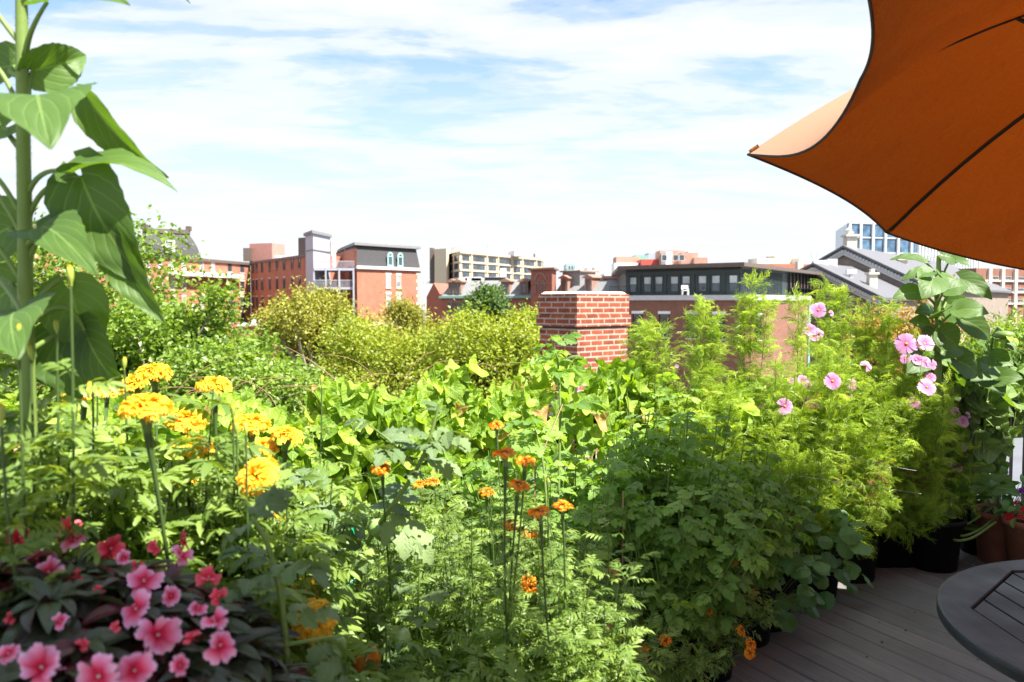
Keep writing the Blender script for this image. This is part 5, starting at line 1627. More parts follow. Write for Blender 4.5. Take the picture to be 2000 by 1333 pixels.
headplant('french_marigold', 'orange french marigold with frilled flat heads on long stems in front of the vine', 'plant', (-.02, 2.25), .3,
          [fh(985, 885, 50, (-.1, -.1, 1)), fh(1025, 900, 42), fh(1015, 947, 46, (.2, -.2, 1)), fh(950, 960, 30, d=2.3), fh(997, 1027, 30, d=2.3), fh(970, 830, 12, d=2.4)], H_FR, 'french', 'mar', 1, 'flower_head', 'french marigolds', crown=(.36, 1.24), bushy=54, per=44, lsz=.085, sw=.0022)
headplant('french_marigold', 'orange french marigold with two wide heads against the dark tomato leaves', 'plant', (.14, 2.05), .3,
          [fh(1052, 999, 48, (-.2, -.1, 1)), fh(1100, 987, 42, (.05, -.1, 1)), fh(1035, 1042, 26, d=2.2), fh(1035, 1137, 26, (.3, -.6, .6), d=2.1), fh(1195, 1120, 22, (.2, -.3, 1), d=2.5)], H_FR, 'french', 'mar', 1, 'flower_head', 'french marigolds', crown=(.32, 1.12), bushy=50, per=44, lsz=.085, sw=.0022, buds=((1070, 942, 2.0, .007),))
headplant('french_marigold', 'french marigold with a golden head half hidden by tomato leaves', 'plant', (-.38, 2.5), .3,
          [fh(745, 915, 44, (0, -.5, 1), d=1.9), fh(820, 945, 22, d=2.6), fh(845, 940, 20, d=2.6)], H_FR, 'french', 'mar', 1, 'flower_head', 'french marigolds', crown=(.38, 1.2), bushy=46, per=44, lsz=.085, sw=.0022)
headplant('french_marigold', 'low french marigold with small orange flowers over the black planter by the deck', 'plant', (.58, 3.26), .14,
          [fh(1300, 1251, 22, (0, -.9, .5), d=2.95), fh(1258, 1272, 14, (0, -.9, .5), d=2.95), fh(1382, 1192, 11, (.2, -.6, .6), d=3.2), fh(1432, 1097, 11, d=3.4), fh(1465, 1276, 17, (.3, -.8, .4), d=3.0), fh(1467, 1258, 15, (.3, -.8, .6), d=3.1), fh(1448, 1232, 13, (.5, -.5, .5), d=3.1)],
          H_FR, 'french', 'mar', 1, 'flower_head', 'french marigolds', crown=(.32, .44), bushy=42, per=60, lsz=.10, sw=.0018, potr=.2, lean=(.04, -.1))
headplant('french_marigold', 'french marigold bush with hardly any bloom, in the shade at bottom centre', 'plant', (.0, 1.82), .3, [fh(470 + 565, 1150, 20, d=2.0)], H_FR, 'mar', 'mar', 1, 'flower_head', 'french marigolds', crown=(.36, .92), bushy=46, per=42, lsz=.10, sw=.0022)

headplant('french_marigold', 'low french marigold foliage spilling over the planters, with tiny blooms by the deck edge', 'plant', (.86, 3.48), .14,
          [fh(1470, 1160, 10, (.3, -.7, .5), d=3.6), fh(1437, 1100, 10, (.3, -.7, .5), d=3.6)], H_FR, 'french', 'mar', 1, 'flower_head', 'french marigolds', crown=(.26, .48), bushy=34, per=60, lsz=.09, sw=.0018, potr=.15, lean=(.03, -.04))
# impatiens ------------------------------------------------------------------
rng = np.random.default_rng(31)
ix, iy = -.72, 1.14
r = thing('pink_impatiens', 'pink and coral impatiens with dark burgundy leaves at the lower left corner', 'plant', (ix, iy, 0))
pot(r, ix, iy, .24, .34, .62)
mb = MB(); mb.lathe([(.0, .58), (.27, .58), (.27, .62), (0, .62)], (ix, iy, 0), 24)
for a in range(4): mb.bar((ix + .2 * math.cos(a * 1.57 + .7), iy + .2 * math.sin(a * 1.57 + .7), 0), (ix + .2 * math.cos(a * 1.57 + .7), iy + .2 * math.sin(a * 1.57 + .7), .58), .03, .03)
tag(mb.obj('plant_stand', M_['black']), 'black stand that carries the pot of pink impatiens', 'stand')
smb, fmb = MB(), MB()
tips = []
for k in range(115):
    a = rng.uniform(0, 6.283); q = math.sqrt(rng.random()); rr = .37
    zt_ = .95 + .285 * math.sqrt(max(0, 1 - q * q * .96)) + rng.normal() * .012
    tips.append((ix + math.cos(a) * q * rr, iy + math.sin(a) * q * rr, zt_))
for tp in tips:
    tp = np.array(tp); s = bez((ix + (tp[0] - ix) * .2, iy + (tp[1] - iy) * .2, .92), (tp[0] * .8 + ix * .2, tp[1] * .8 + iy * .2, tp[2] * .6 + .38), tp, 8)
    smb.tube(s, np.linspace(.005, .003, 8), 5)
    k = rng.integers(6, 9); a0 = rng.uniform(0, 6.28)
    for lv, el in ((0, .35), (1, -.05)):
        aa = a0 + np.arange(k) * 2 * math.pi / k + lv * .5
        d = np.stack([np.cos(aa), np.sin(aa), np.full(k, el) + rng.normal(size=k) * .15], 1)
        d = unit(d + unit(tp - np.array([ix, iy, .8])) * .35)
        scatter(fmb, 'imp', np.repeat((tp - [0, 0, .015 * lv])[None], k, 0), d, (.078 + .024 * lv) * rng.uniform(.8, 1.15, k), rng.uniform(0, 1, k))
smb.obj('stems', G['stem_red'], r, True); fmb.obj('foliage', G['imp'], r)
for (px, py, w, kind) in ((40, 1052, 60, 'r'), (135, 1038, 66, 'r'), (150, 1058, 60, 'p'), (215, 1072, 66, 'r'), (72, 1093, 74, 'p'), (98, 1120, 66, 'p'), (365, 1058, 46, 'r'), (352, 1086, 50, 'p'),
                          (408, 1130, 56, 'r'), (268, 1110, 34, 'r'), (282, 1138, 80, 'p'), (193, 1155, 30, 'r'), (268, 1192, 72, 'p'), (305, 1242, 92, 'p'), (420, 1215, 58, 'p'), (428, 1262, 70, 'p'),
                          (85, 1306, 96, 'p'), (198, 1318, 98, 'p'), (262, 1310, 74, 'p'), (2, 1108, 44, 'p'), (80, 1177, 26, 'r'), (20, 1207, 28, 'r'), (430, 1165, 46, 'r'), (150, 1128, 40, 'r'), (335, 1165, 44, 'p'), (385, 1190, 36, 'p'), (120, 1215, 38, 'p'), (160, 1262, 34, 'r'), (18, 1278, 44, 'p'), (300, 1070, 30, 'r'), (240, 1092, 36, 'p'), (375, 1245, 34, 'r'), (225, 1225, 26, 'r'), (350, 1300, 44, 'p')):
    dd_ = 1.35 - (py - 1040) / 293 * .44
    p = W(px, py, dd_); rad = w / 2 * dd_ / F * 1.02
    nrm = unit(np.array([rng.normal() * .55 + (px - 220) * .0015, -.65 + rng.normal() * .25, .65 + rng.normal() * .4]))
    me = (H_IR if kind == 'r' else H_IM)[rng.integers(2 if kind == 'r' else 5)]
    place('flower', me, r, orient(p + unit(np.array([0, 0, H]) - p) * .065, nrm, rad * .95))


# tomatoes -------------------------------------------------------------------
def tomato(label, x, y, z1, rad, n, per, lsz, leafm='tom', fruits=(), group='tomato plants', lean=(0, 0), extra=(), pot_=True, low=.55, seed=0, z0=.28):
    global rng
    rng = np.random.default_rng(400 + seed)
    root = thing('tomato_plant', label, 'plant', (x, y, 0), group)
    if pot_: pot(root, x, y, .18, .3)
    smb, fmb = MB(), MB()
    n = int(n * 1.25); per = per * 1.45; lsz = lsz * .80
    st = stemset(x, y, z0, z1, rad, n, lean, low=low, wob=.06)
    for s in st: smb.tube(s, np.linspace(.0065, .0022, len(s)), 6, rnd=.5)
    leaves_on(st, per, lsz, 'tom', fmb, t0=.08, droop=.25)
    for pts, rad0 in extra:
        s = np.array([W(*q) for q in pts]); # smooth
        tt = np.linspace(0, len(s) - 1, 5 * len(s)); i = np.minimum(tt.astype(int), len(s) - 2); f = (tt - i)[:, None]
        s2 = s[i] * (1 - f) + s[i + 1] * f
        for _ in range(4): s2[1:-1] = (s2[:-2] + s2[1:-1] * 2 + s2[2:]) / 4
        smb.tube(s2, np.linspace(rad0, rad0 * .4, len(s2)), 8, rnd=.7)
        leaves_on([s2], per * .8, lsz * 1.15, 'tom', fmb, t0=.15, droop=.2)
    smb.obj('stems', G['stem'], root, True); fmb.obj('foliage', G[leafm], root)
    for (px, py, d, rr, m) in fruits:
        p = W(px, py, d); mb = MB()
        mb.lathe([(.001, .82 * rr), (.3 * rr, .92 * rr), (.75 * rr, .7 * rr), (rr, .1 * rr), (.93 * rr, -.4 * rr), (.6 * rr, -.8 * rr), (.001, -.92 * rr)], p, 20)
        fr = mb.obj('tomato', M_[m], root, True)
        mb = MB(); mb.tube([p + [0, 0, rr * .8], p + [0.005, 0, rr * 1.5]], .002, 5)
        for k in range(5):
            a = k * 1.256; mb.tube([p + [0, 0, rr * .9], p + [math.cos(a) * rr * .5, math.sin(a) * rr * .5, rr * 1.0]], [.002, .0006], 4)
        mb.obj('calyx', G['stem'], fr)
    return root


tomato('nearest tomato plant with thick pale stem, an orange fruit and green fruits at bottom centre-left', -.38, 1.62, .98, .36, 16, 14, .165, 'tomgrey',
       ((715, 1290, 1.75, .034, 'tomato_orange'), (655, 1262, 1.7, .026, 'tomato_green'), (782, 1245, 1.75, .024, 'tomato_green')), seed=1,
       extra=((((565, 1500, 1.4), (562, 1300, 1.35), (548, 1150, 1.32), (520, 1050, 1.3), (490, 1010, 1.3)), .0075), (((560, 1260, 1.37), (640, 1245, 1.4), (690, 1240, 1.42)), .004)))
tomato('sprawling tomato plant whose long bent stem climbs diagonally across the lime vine', -.28, 2.05, 1.05, .32, 12, 13, .165, 'tomgrey',
       ((738, 1030, 2.0, .027, 'tomato_green'), (650, 1092, 2.1, .03, 'tomato_green')), seed=2,
       extra=((((690, 1400, 2.1), (700, 1120, 2.05), (720, 1050, 2.0), (785, 965, 1.95), (830, 890, 1.95), (850, 820, 1.95), (858, 790, 1.95)), .0085), (((810, 910, 1.95), (760, 860, 1.95), (720, 830, 1.9)), .0045), (((635, 1330, 2.2), (632, 1050, 2.2), (640, 900, 2.2)), .006)))
tomato('tomato plant in sun behind the marigolds, left of the vertical black balusters', -.55, 2.9, 1.06, .4, 20, 15, .2, 'tomgrey', seed=3)
tomato('tomato plant whose leafy shoot reaches highest in front of the chimney', .28, 3.35, 1.12, .38, 24, 15, .2, seed=4,
       extra=((((1090, 1000, 3.4), (1095, 800, 3.45), (1090, 700, 3.5), (1075, 655, 3.5)), .007), (((1075, 1100, 2.9), (1062, 900, 2.95), (1040, 820, 3.0)), .006)))
tomato('dense tomato plant in the middle of the shaded green mass', .74, 3.45, 1.08, .42, 34, 16, .19, seed=5, fruits=((1190, 1225, 2.9, .013, 'tomato_red'),))
tomato('tomato plant with tall upright shoots between chimney and cosmos', .78, 3.85, 1.30, .42, 30, 16, .19, seed=6,
       extra=((((1240, 1000, 3.7), (1255, 880, 3.7), (1270, 800, 3.7)), .006),))
tomato('tomato plant with a small red fruit at the right of the shaded green mass', 1.12, 3.85, 1.0, .40, 32, 16, .18, seed=7, fruits=((1368, 1047, 3.25, .012, 'tomato_red'), (1360, 1035, 3.25, .012, 'tomato_green'), (1190, 760, 3.6, .01, 'tomato_green')))
tomato('lowest tomato plant trailing towards the nasturtium pot by the deck', 1.22, 4.2, .86, .36, 26, 16, .17, seed=8)
tomato('tomato plant low behind the small french marigolds at the deck edge', .62, 3.3, .74, .36, 26, 16, .17, seed=9)
tomato('yellowing tomato plant by the railing under the vine leaves', .05, 3.8, 1.08, .36, 20, 15, .19, seed=10)


# vines on the railing ---------------------------------------------------------
def vine(label, A, B, z1, n, lsz=.094, seed=0, thick=.38, zlo=.15, tend=3, leafm='glory', group='vines on the railing'):
    global rng
    rng = np.random.default_rng(600 + seed)
    root = thing('morning_glory_vine', label, 'vine', (*((A + B) / 2), 0), group)
    d = (B - A); L_ = np.linalg.norm(d); d = d / L_; nn = np.array([d[1], -d[0]])
    k = int(n * 1.2)
    s = rng.random(k) * L_; z = zlo + (z1 - zlo) * rng.random(k) ** .62
    bump_ = .07 * np.sin(s * 5 + seed) + .05 * np.sin(s * 11 + 2 * seed)
    z = z + bump_ * (z - zlo) / (z1 - zlo)
    th = thick * np.sqrt(np.clip(1 - ((z - .75) / .75) ** 2, .08, 1)) if True else thick
    o_ = rng.uniform(-.35, 1, k) * th
    pos = np.stack([A[0] + d[0] * s + nn[0] * o_, A[1] + d[1] * s + nn[1] * o_, z], 1)
    face = unit(np.array([nn[0], nn[1], .65]) + rng.normal(size=(k, 3)) * .42)     # leaf normals face outwards and up
    tipd = unit(np.array([0, 0, -1.]) + nn[0] * np.array([.25, 0, 0]) + np.array([0, -.15, 0]) + rng.normal(size=(k, 3)) * .5)
    mb = MB(); scatter(mb, 'glory', pos, tipd, lsz * (.45 + .85 * rng.random(k) ** 1.3), rng.random(k), face)
    mb.obj('foliage', G[leafm], root)
    mb = MB()
    for j in range(int(L_ * 9)):
        s0 = rng.random() * L_; a = np.array([*(A + d * s0), zlo * .5]); e = np.array([*(A + d * (s0 + rng.normal() * .3) + nn * rng.uniform(-.1, .25)), z1 * rng.uniform(.8, 1)])
        mb.tube(bez(a, (a + e) / 2 + rng.normal(size=3) * .12, e, 9), .003, 4, rnd=rng.random())
    for j in range(min(len(pos), 160)):
        q = pos[j]; mb.tube(bez(q, q + [rng.normal() * .03, .03, -.04], q + [rng.normal() * .05, .07, -.09], 4), .0013, 4, rnd=.7)
    mb.obj('stems', G['stem'], root, True)
    if tend:
        for j in range(tend):
            mb = MB(); s0 = rng.random() * L_; a = np.array([*(A + d * s0), z1 - .1]); sg = rng.choice([-1, 1])
            e = a + np.array([sg * rng.uniform(.15, .5) * d[0], sg * .2 * d[1], rng.uniform(.05, .3)])
            mb.tube(bez(a, a + [sg * .05, 0, .22], e, 10), np.linspace(.0028, .0012, 10), 4)
            mb.obj('tendril', G['stem_dry'], root, True)
    return root


def rl(t): return RA + (RBp - RA) * t
vine('lime green heart-leaved vine on the railing behind the yellow marigolds', rl(.38), rl(.58), 1.20, 1022, seed=1)
vine('lime heart-leaved vine on the railing before the olive tree, under long red tendrils', rl(.56), rl(.76), 1.19, 1063, seed=2, tend=6)
vine('lime green heart-leaved vine on the railing in front of the lime tree nearest the chimney', rl(.74), rl(.93), 1.24, 1063, seed=3, tend=4)
vine('heart-leaved vine on the railing below the brick chimney', rl(.91), RBp + (RC - RBp) * .20, 1.27, 942, seed=4, tend=3)
vine('heart-leaved vine on the railing at the far left under the big tree', rl(.1), rl(.40), 1.10, 942, seed=5)
vine('patch of lime vine leaves seen through the cosmos', RBp + (RC - RBp) * .24 + [0, -.2], RBp + (RC - RBp) * .42 + [0, -.2], 1.10, 330, .14, seed=6, thick=.25)
vine('glossy green vine leaves around the railing under the right sunflower', RBp + (RC - RBp) * .52, RBp + (RC - RBp) * .625, 1.22, 380, .15, seed=7, thick=.3, leafm='squash', zlo=.3)
vine('leafy vine at the right edge beneath the drooping sunflower', RBp + (RC - RBp) * .655, RBp + (RC - RBp) * .80, 1.28, 200, .14, seed=8, thick=.2, leafm='squash', zlo=1.0)
# one long red tendril rising towards the olive tree
mb = MB(); mb.tube(bez(W(690, 775, 4.0), W(620, 705, 4.0), W(558, 678, 4.0), 14), np.linspace(.004, .0015, 14), 5)
mb.tube(bez(W(700, 790, 4.0), W(650, 745, 4.0), W(560, 757, 3.95), 14), np.linspace(.004, .0015, 14), 5)
mb.tube(bez(W(720, 830, 3.9), W(560, 810, 3.9), W(590, 770, 3.9), 14), np.linspace(.004, .002, 14), 5)
tag(mb.obj('red_tendril', G['stem_dry'], None, True), 'thin reddish bare tendrils arching above the lime vine', 'tendril')


# cosmos ------------------------------------------------------------------------
def cosmos(label, px, d, ytop, rad, n, flowers=(), per=44, lsz=.155, seed=0, dry=0.0, zpot=.3, spire=None, leafm='cosmos', low=.62, group='cosmos plants'):
    global rng
    rng = np.random.default_rng(800 + seed)
    d = min(d + .28, 5.15)
    x, y = pxy(px, d); z1 = zat(ytop, d)
    root = thing('cosmos_plant', label, 'plant', (x, y, 0), group)
    pot(root, x, y + .12, .17, .32)
    smb, fmb, dmb = MB(), MB(), MB()
    st = stemset(x, y, zpot, z1, rad, n, low=low, wob=.05)
    if spire:
        for (sx, sy) in spire:
            e = W(sx, sy, d); st.append(bez((x, y, zpot), ((x + e[0]) / 2, y, (zpot + e[2]) * .5), e, 14))
            s = st[-1]
            leaves_on([s[8:]], 60, lsz * .95, 'cosmos', fmb, t0=.35, upn=1.3, droop=-.4, sizefn=lambda t: 1.1 - .25 * t)
    for s in st: smb.tube(s, np.linspace(.0045, .0016, len(s)), 5, rnd=.5)
    leaves_on(st, per * 1.25, lsz * .9, 'cosmos', fmb, t0=.12, upn=1.3, droop=-.4, sizefn=lambda t: 1.0 - .2 * t)
    sk = stemset(x, y, zpot, .30 + (z1 - .3) * .42, rad * .95, int(n * .7), (.04, -.10), low=.12)
    for s in sk: smb.tube(s, np.linspace(.0035, .0014, len(s)), 5, rnd=.2)
    leaves_on(sk, per * 1.1, lsz, 'cosmos', fmb, t0=.2, droop=.2, rhi=.6, upn=1.3)
    if dry > 0:
        lo = stemset(x, y, zpot, zpot + (z1 - zpot) * .5, rad * .9, int(n * dry), low=.5)
        for s in lo: smb.tube(s, np.linspace(.004, .0015, len(s)), 5, rnd=.1)
        leaves_on(lo, per * .9, lsz * .8, 'cosmos', dmb, t0=.15, droop=.3)
        dmb.obj('dry_foliage', G['cosmos_dry'], root)
    fmb.obj('foliage', G[leafm], root)
    for (fx, fy, w, ax, k) in flowers:
        fd = d - .12 if w < 30 else d - .3
        p = W(fx, fy, fd); rad_ = w / 2 * fd / F * .86
        place('flower', H_CO[k], root, orient(p, unit(np.array(ax, float)), rad_))
        b0 = np.array([x + (p[0] - x) * .5, y, z1 * .55]); smb.tube(bez(b0, (p[0], p[1] + .03, (b0[2] + p[2]) / 2), p - unit(np.array(ax, float)) * .01, 8), .0013, 4, rnd=.5)
    smb.obj('stems', G['stem'], root, True)
    return root


cosmos('feathery cosmos without flowers just right of the chimney', 1262, 4.35, 640, .22, 13, seed=1, spire=((1255, 632), (1285, 640)))
cosmos('tall feathery cosmos plume in front of the brown brick windows', 1365, 4.3, 640, .32, 20, ((1385, 836, 20, (0, -1, .3), 2), (1322, 716, 8, (0, -1, .3), 1)), seed=2, spire=((1370, 592), (1395, 625)))
cosmos('tallest feathery cosmos spire before the charcoal storey corner', 1462, 4.45, 630, .34, 22, ((1487, 797, 22, (-.2, -.6, .8), 3), (1533, 794, 36, (-.1, -.9, .3), 2)), seed=3, spire=((1470, 545), (1450, 600), (1500, 590)))
cosmos('broad feathery cosmos with pale pink flowers around its middle', 1560, 4.5, 622, .36, 26, ((1545, 745, 16, (-.3, -.9, .4), 1), (1567, 745, 26, (0, -.9, .5), 1), (1580, 752, 20, (.2, -.9, .4), 3), (1578, 782, 18, (0, -.9, .5), 1), (1575, 785, 14, (0, -.9, .5), 3), (1595, 786, 20, (.1, -.9, .3), 2)), seed=4, spire=((1560, 590),), dry=.25)
cosmos('feathery cosmos with a lone high plume and pink flowers next to the downpipe', 1612, 4.9, 640, .28, 16, ((1598, 606, 34, (-.1, -1, .25), 0), (1570, 622, 24, (-.3, -.9, .2), 2), (1580, 645, 30, (0, -.8, .3), 1), (1600, 650, 26, (.2, -.8, .5), 3), (1590, 660, 24, (0, -.8, .5), 1), (1624, 612, 14, (.4, -.8, .3), 2)), seed=5, spire=((1612, 562), (1640, 570)))
cosmos('feathery cosmos with one wide-open flower at its centre and dry brown base', 1650, 4.45, 640, .32, 22, ((1626, 745, 36, (-.1, -.95, .3), 0), (1664, 752, 26, (.2, -.9, .4), 2), (1655, 774, 20, (0, -.8, .5), 1), (1644, 779, 14, (-.3, -.9, .4), 3), (1692, 714, 28, (.1, -.8, .6), 3)), seed=6, dry=.5)
cosmos('feathery cosmos at the back with yellowing top below the church roof', 1705, 5.05, 588, .40, 26, (), seed=7, spire=((1740, 600), (1690, 612)))
cosmos('feathery cosmos topped by a cluster of bright pink flowers below the right sunflower', 1775, 4.6, 668, .30, 22, ((1770, 672, 46, (-.2, -.95, .3), 0), (1805, 672, 42, (.2, -.8, .6), 1), (1768, 702, 22, (-.3, -.8, .3), 2), (1790, 704, 26, (0, -.9, .3), 1), (1783, 698, 20, (0, -.6, .8), 3), (1808, 708, 26, (.1, -.9, .3), 0), (1820, 712, 26, (.3, -.9, .3), 2), (1815, 738, 26, (.1, -.9, .4), 1), (1810, 757, 38, (-.1, -.8, .6), 0), (1785, 786, 24, (-.3, -.8, .3), 2), (1795, 793, 18, (.2, -.8, .3), 3)), seed=8, dry=.3)
cosmos('shaded cosmos with mauve flowers at its right beside the squash leaves', 1800, 4.95, 790, .34, 24, ((1867, 803, 24, (.1, -.9, .5), 3), (1862, 823, 24, (0, -.7, .7), 2), (1880, 824, 26, (.2, -.9, .3), 1), (1892, 811, 16, (.4, -.8, .3), 3), (1885, 875, 18, (.2, -.9, 0), 3), (1862, 912, 18, (0, -.9, .2), 2), (1874, 915, 16, (0, -.9, .2), 3)), seed=9, dry=.5)
cosmos('shaded cosmos with browned lower stems overhanging the deck', 1690, 4.6, 800, .34, 24, (), seed=10, dry=.8)
cosmos('shaded cosmos between the tomato plants and the nasturtium pot', 1540, 4.2, 800, .28, 22, (), seed=11, dry=.4)
cosmos('shaded small cosmos behind the highest tomato shoots', 1440, 4.15, 745, .3, 20, (), seed=12)


# nasturtium, squash, terracotta pots ---------------------------------------------
def roundleaf(name, label, cat, x, y, z0, z1, rad, n, kind, leafm, lsz, potspec, group=None, seed=0, lean=(0, 0), flowers=(), fm=None, pr=.0015):
    global rng
    rng = np.random.default_rng(900 + seed)
    root = thing(name, label, cat, (x, y, 0), group)
    pot(root, x, y, *potspec)
    smb, fmb = MB(), MB()
    pos, tip = [], []
    for k in range(n):
        a = rng.uniform(0, 6.283); q = rng.random() ** .6
        e = np.array([x + lean[0] + math.cos(a) * q * rad, y + lean[1] + math.sin(a) * q * rad, z0 + (z1 - z0) * (rng.random() ** .7) * (1 - .35 * q)])
        b0 = np.array([x + math.cos(a) * q * rad * .3, y + math.sin(a) * q * rad * .3, z0 * .8 + .02])
        smb.tube(bez(b0, (b0 + e) / 2 + [0, 0, .06], e, 7), pr, 5, rnd=rng.random())
        pos.append(e)
    pos = np.array(pos); out = unit(pos - np.array([x, y, z0]))
    nrm = unit(out * .5 + np.array([0, -.35, .8]) + rng.normal(size=pos.shape) * .3)
    dirs = unit(np.cross(nrm, rng.normal(size=pos.shape))) if kind == 'round' else unit(out + [0, 0, -.4] + rng.normal(size=pos.shape) * .3)
    sz = lsz * rng.uniform(.6, 1.15, n)
    M = frame(dirs, nrm, sz)
    off = M[:, :, 1] * (-.5 if kind == 'round' else 0)
    for i, tp in enumerate(TPL[kind]):
        sel = rng.integers(len(TPL[kind]), size=n) == i if len(TPL[kind]) > 1 else np.ones(n, bool)
        fmb.inst(tp, M[sel], (pos + off)[sel], rng.random(n)[sel])
    smb.obj('stems', G['stem'], root, True); fmb.obj('foliage', G[leafm], root)
    for (px, py, d, rr) in flowers:
        place('flower', fm[rng.integers(len(fm))], root, orient(W(px, py, d), unit(np.array([rng.normal() * .3, -1, .5])), rr))
    return root


x_, y_ = pxy(1600, 4.42)
roundleaf('potted_nasturtium', 'nasturtium with round leaves in a black pot, nearest the middle of the deck edge', 'plant', x_, y_, .14, .60, .27, 90, 'round', 'nast', .10, (.15, .28), 'nasturtiums', 1, (-.02, -.10))
x_, y_ = pxy(1503, 4.02)
roundleaf('potted_nasturtium', 'nasturtium trailing from a black pot beside the orange french marigold blooms', 'plant', x_, y_, .10, .50, .28, 84, 'round', 'nast', .10, (.15, .26), 'nasturtiums', 2, (0, -.10))
x_, y_ = pxy(1095, 2.35)
roundleaf('potted_nasturtium', 'nasturtium with two big veined round leaves at the bottom edge', 'plant', x_, y_, .2, .56, .22, 30, 'round', 'nast', .12, (.16, .28), 'nasturtiums', 3)
x_, y_ = pxy(1672, 4.72)
roundleaf('potted_herb', 'small green seedling in the tall black pot behind the nasturtium', 'plant', x_, y_, .3, .48, .14, 16, 'pointed', 'nast', .08, (.17, .36), None, 4)
x_, y_ = pxy(1725, 5.0)
roundleaf('potted_herb', 'thin leafed seedling in the black pot under the browned cosmos', 'plant', x_, y_, .28, .42, .14, 14, 'pointed', 'nast', .07, (.17, .32), None, 5)
x_, y_ = pxy(1905, 5.05)
r = roundleaf('squash_plant', 'squash plant with big lobed leaves trailing over the deck at right', 'plant', x_ - .16, y_ + .1, .15, .74, .28, 28, 'squash', 'squash', .22, (.17, .2), None, 6, (-.05, 0), pr=.004)
mb = MB()
for pts in (((1850, 1035, 4.9), (1880, 1050, 4.75), (1915, 1035, 4.8), (1945, 1010, 4.9)), ((1840, 1045, 4.9), (1870, 1058, 4.7), (1900, 1052, 4.7), (1945, 1020, 4.8)), ((1800, 1050, 5.0), (1850, 1040, 4.8), (1890, 1025, 4.9), (1940, 990, 5.0))):
    s = np.array([W(*q) for q in pts]); tt = np.linspace(0, 3, 16); i = np.minimum(tt.astype(int), 2); f = (tt - i)[:, None]; s = s[i] * (1 - f) + s[i + 1] * f
    for _ in range(3): s[1:-1] = (s[:-2] + 2 * s[1:-1] + s[2:]) / 4
    mb.tube(s, .008, 7, rnd=.8)
mb.obj('trailing_vine', G['stem'], r, True)
x_, y_ = pxy(1972, 5.0)
r = roundleaf('potted_impatiens', 'terracotta pot of red impatiens with one purple bloom at the right edge', 'plant', x_, y_, .32, .60, .22, 70, 'pointed', 'nast', .085, (.17, .33, 0, 'terracotta'), None, 7,
              flowers=((1970, 1005, 4.75, .022), (1976, 1015, 4.72, .022), (1968, 1014, 4.74, .02), (1994, 1010, 4.7, .022), (1985, 983, 4.8, .02)), fm=H_RED)
for px, py in ((1978, 956), (1985, 960), (1994, 958)): place('purple_flower', H_PUR[0], r, orient(W(px, py, 4.85), unit(np.array([0, -1, .6])), .022))
x_, y_ = pxy(2045, 4.75)
roundleaf('potted_impatiens', 'second terracotta pot cut by the right edge of the frame', 'plant', x_, y_, .32, .58, .24, 50, 'pointed', 'nast', .085, (.2, .34, 0, 'terracotta'), None, 8, fm=H_RED, flowers=((1998, 995, 4.6, .02),))


# sunflowers ---------------------------------------------------------------------
def bigleaf(mb, base, tip, width, nrm, sag=.15, fold=.15, shape=None, twist=0.0, rnd=.5, curl=0.0):
    """leaf surface from base to tip; nrm = facing direction at the middle; sag bows it along nrm"""
    base, tip = np.asarray(base, float), np.asarray(tip, float); nrm = unit(nrm)
    ax = tip - base; L_ = np.linalg.norm(ax); a = ax / L_
    nrm = unit(nrm - a * np.dot(nrm, a)); sd = np.cross(a, nrm)
    nl, nc = 18, 6
    V, U, VV = [], [], []
    for i in range(nl + 1):
        t = i / nl
        c = base + ax * t + nrm * sag * L_ * 4 * t * (1 - t)
        s = (math.sin(math.pi * t ** .58) ** .72) * (1 + .05 * (i % 2)) if 0 < t < 1 else 0.0
        s *= (1 - .25 * t)
        s = max(s, .01) if t > 0 else .18
        an = twist * (t - .3)
        s_ = sd * math.cos(an) + nrm * math.sin(an); n_ = -sd * math.sin(an) + nrm * math.cos(an)
        for j in range(-nc, nc + 1):
            f = j / nc; w = width / 2 * s
            back = -a * (.30 * width * (abs(f) ** 1.4) * max(0, 1 - t * 3.2))       # heart lobes
            ca = fold + curl * abs(f)
            V.append(c + s_ * f * w * math.cos(ca) + n_ * abs(f) * w * math.sin(ca) + back + n_ * .012 * math.sin(t * 17 + f * 5) * abs(f) * L_)
            U.append(f); VV.append(t)
    m_ = 2 * nc + 1
    Q = [[i * m_ + j, i * m_ + j + 1, (i + 1) * m_ + j + 1, (i + 1) * m_ + j] for i in range(nl) for j in range(m_ - 1)]
    mb.add(V, Q, rnd=rnd, u=U, v=VV)


rng = np.random.default_rng(77)
D0 = 1.45
x_, y_, z_ = W(48, 600, D0)
r = thing('sunflower', 'tall sunflower stem with large heart leaves at the left edge, cut by the frame top', 'plant', (x_, y_, 0), 'sunflowers')
pot(r, x_, y_, .19, .36)
mb = MB(); sp_ = [np.array([x_, y_, .3])] + [W(px, py, D0) for px, py in ((52, 700), (50, 600), (49, 450), (46, 300), (44, 150), (42, 0), (40, -150))]
mb.tube(sp_, [.016, .014, .0132, .0125, .0118, .0108, .0100, .009], 12, rnd=.75); mb.obj('stem', G['stem'], r, True)
mb = MB(); sp = np.array(sp_)
for k in range(900):
    q = rng.random() * (len(sp) - 1.001); i = int(q); c = sp[i] * (1 - q + i) + sp[i + 1] * (q - i); a = rng.uniform(0, 6.28); d = np.array([math.cos(a), math.sin(a), rng.normal() * .3]); rr = .0125
    b0 = c + d * [1, 1, 0] * rr * .9; e0 = b0 + d * .005; mb.add([b0 + [0, 0, .0004], b0 - [0, 0, .0004], e0], None, [[0, 1, 2]])
mb.obj('stem_hair', G['stem'], r)
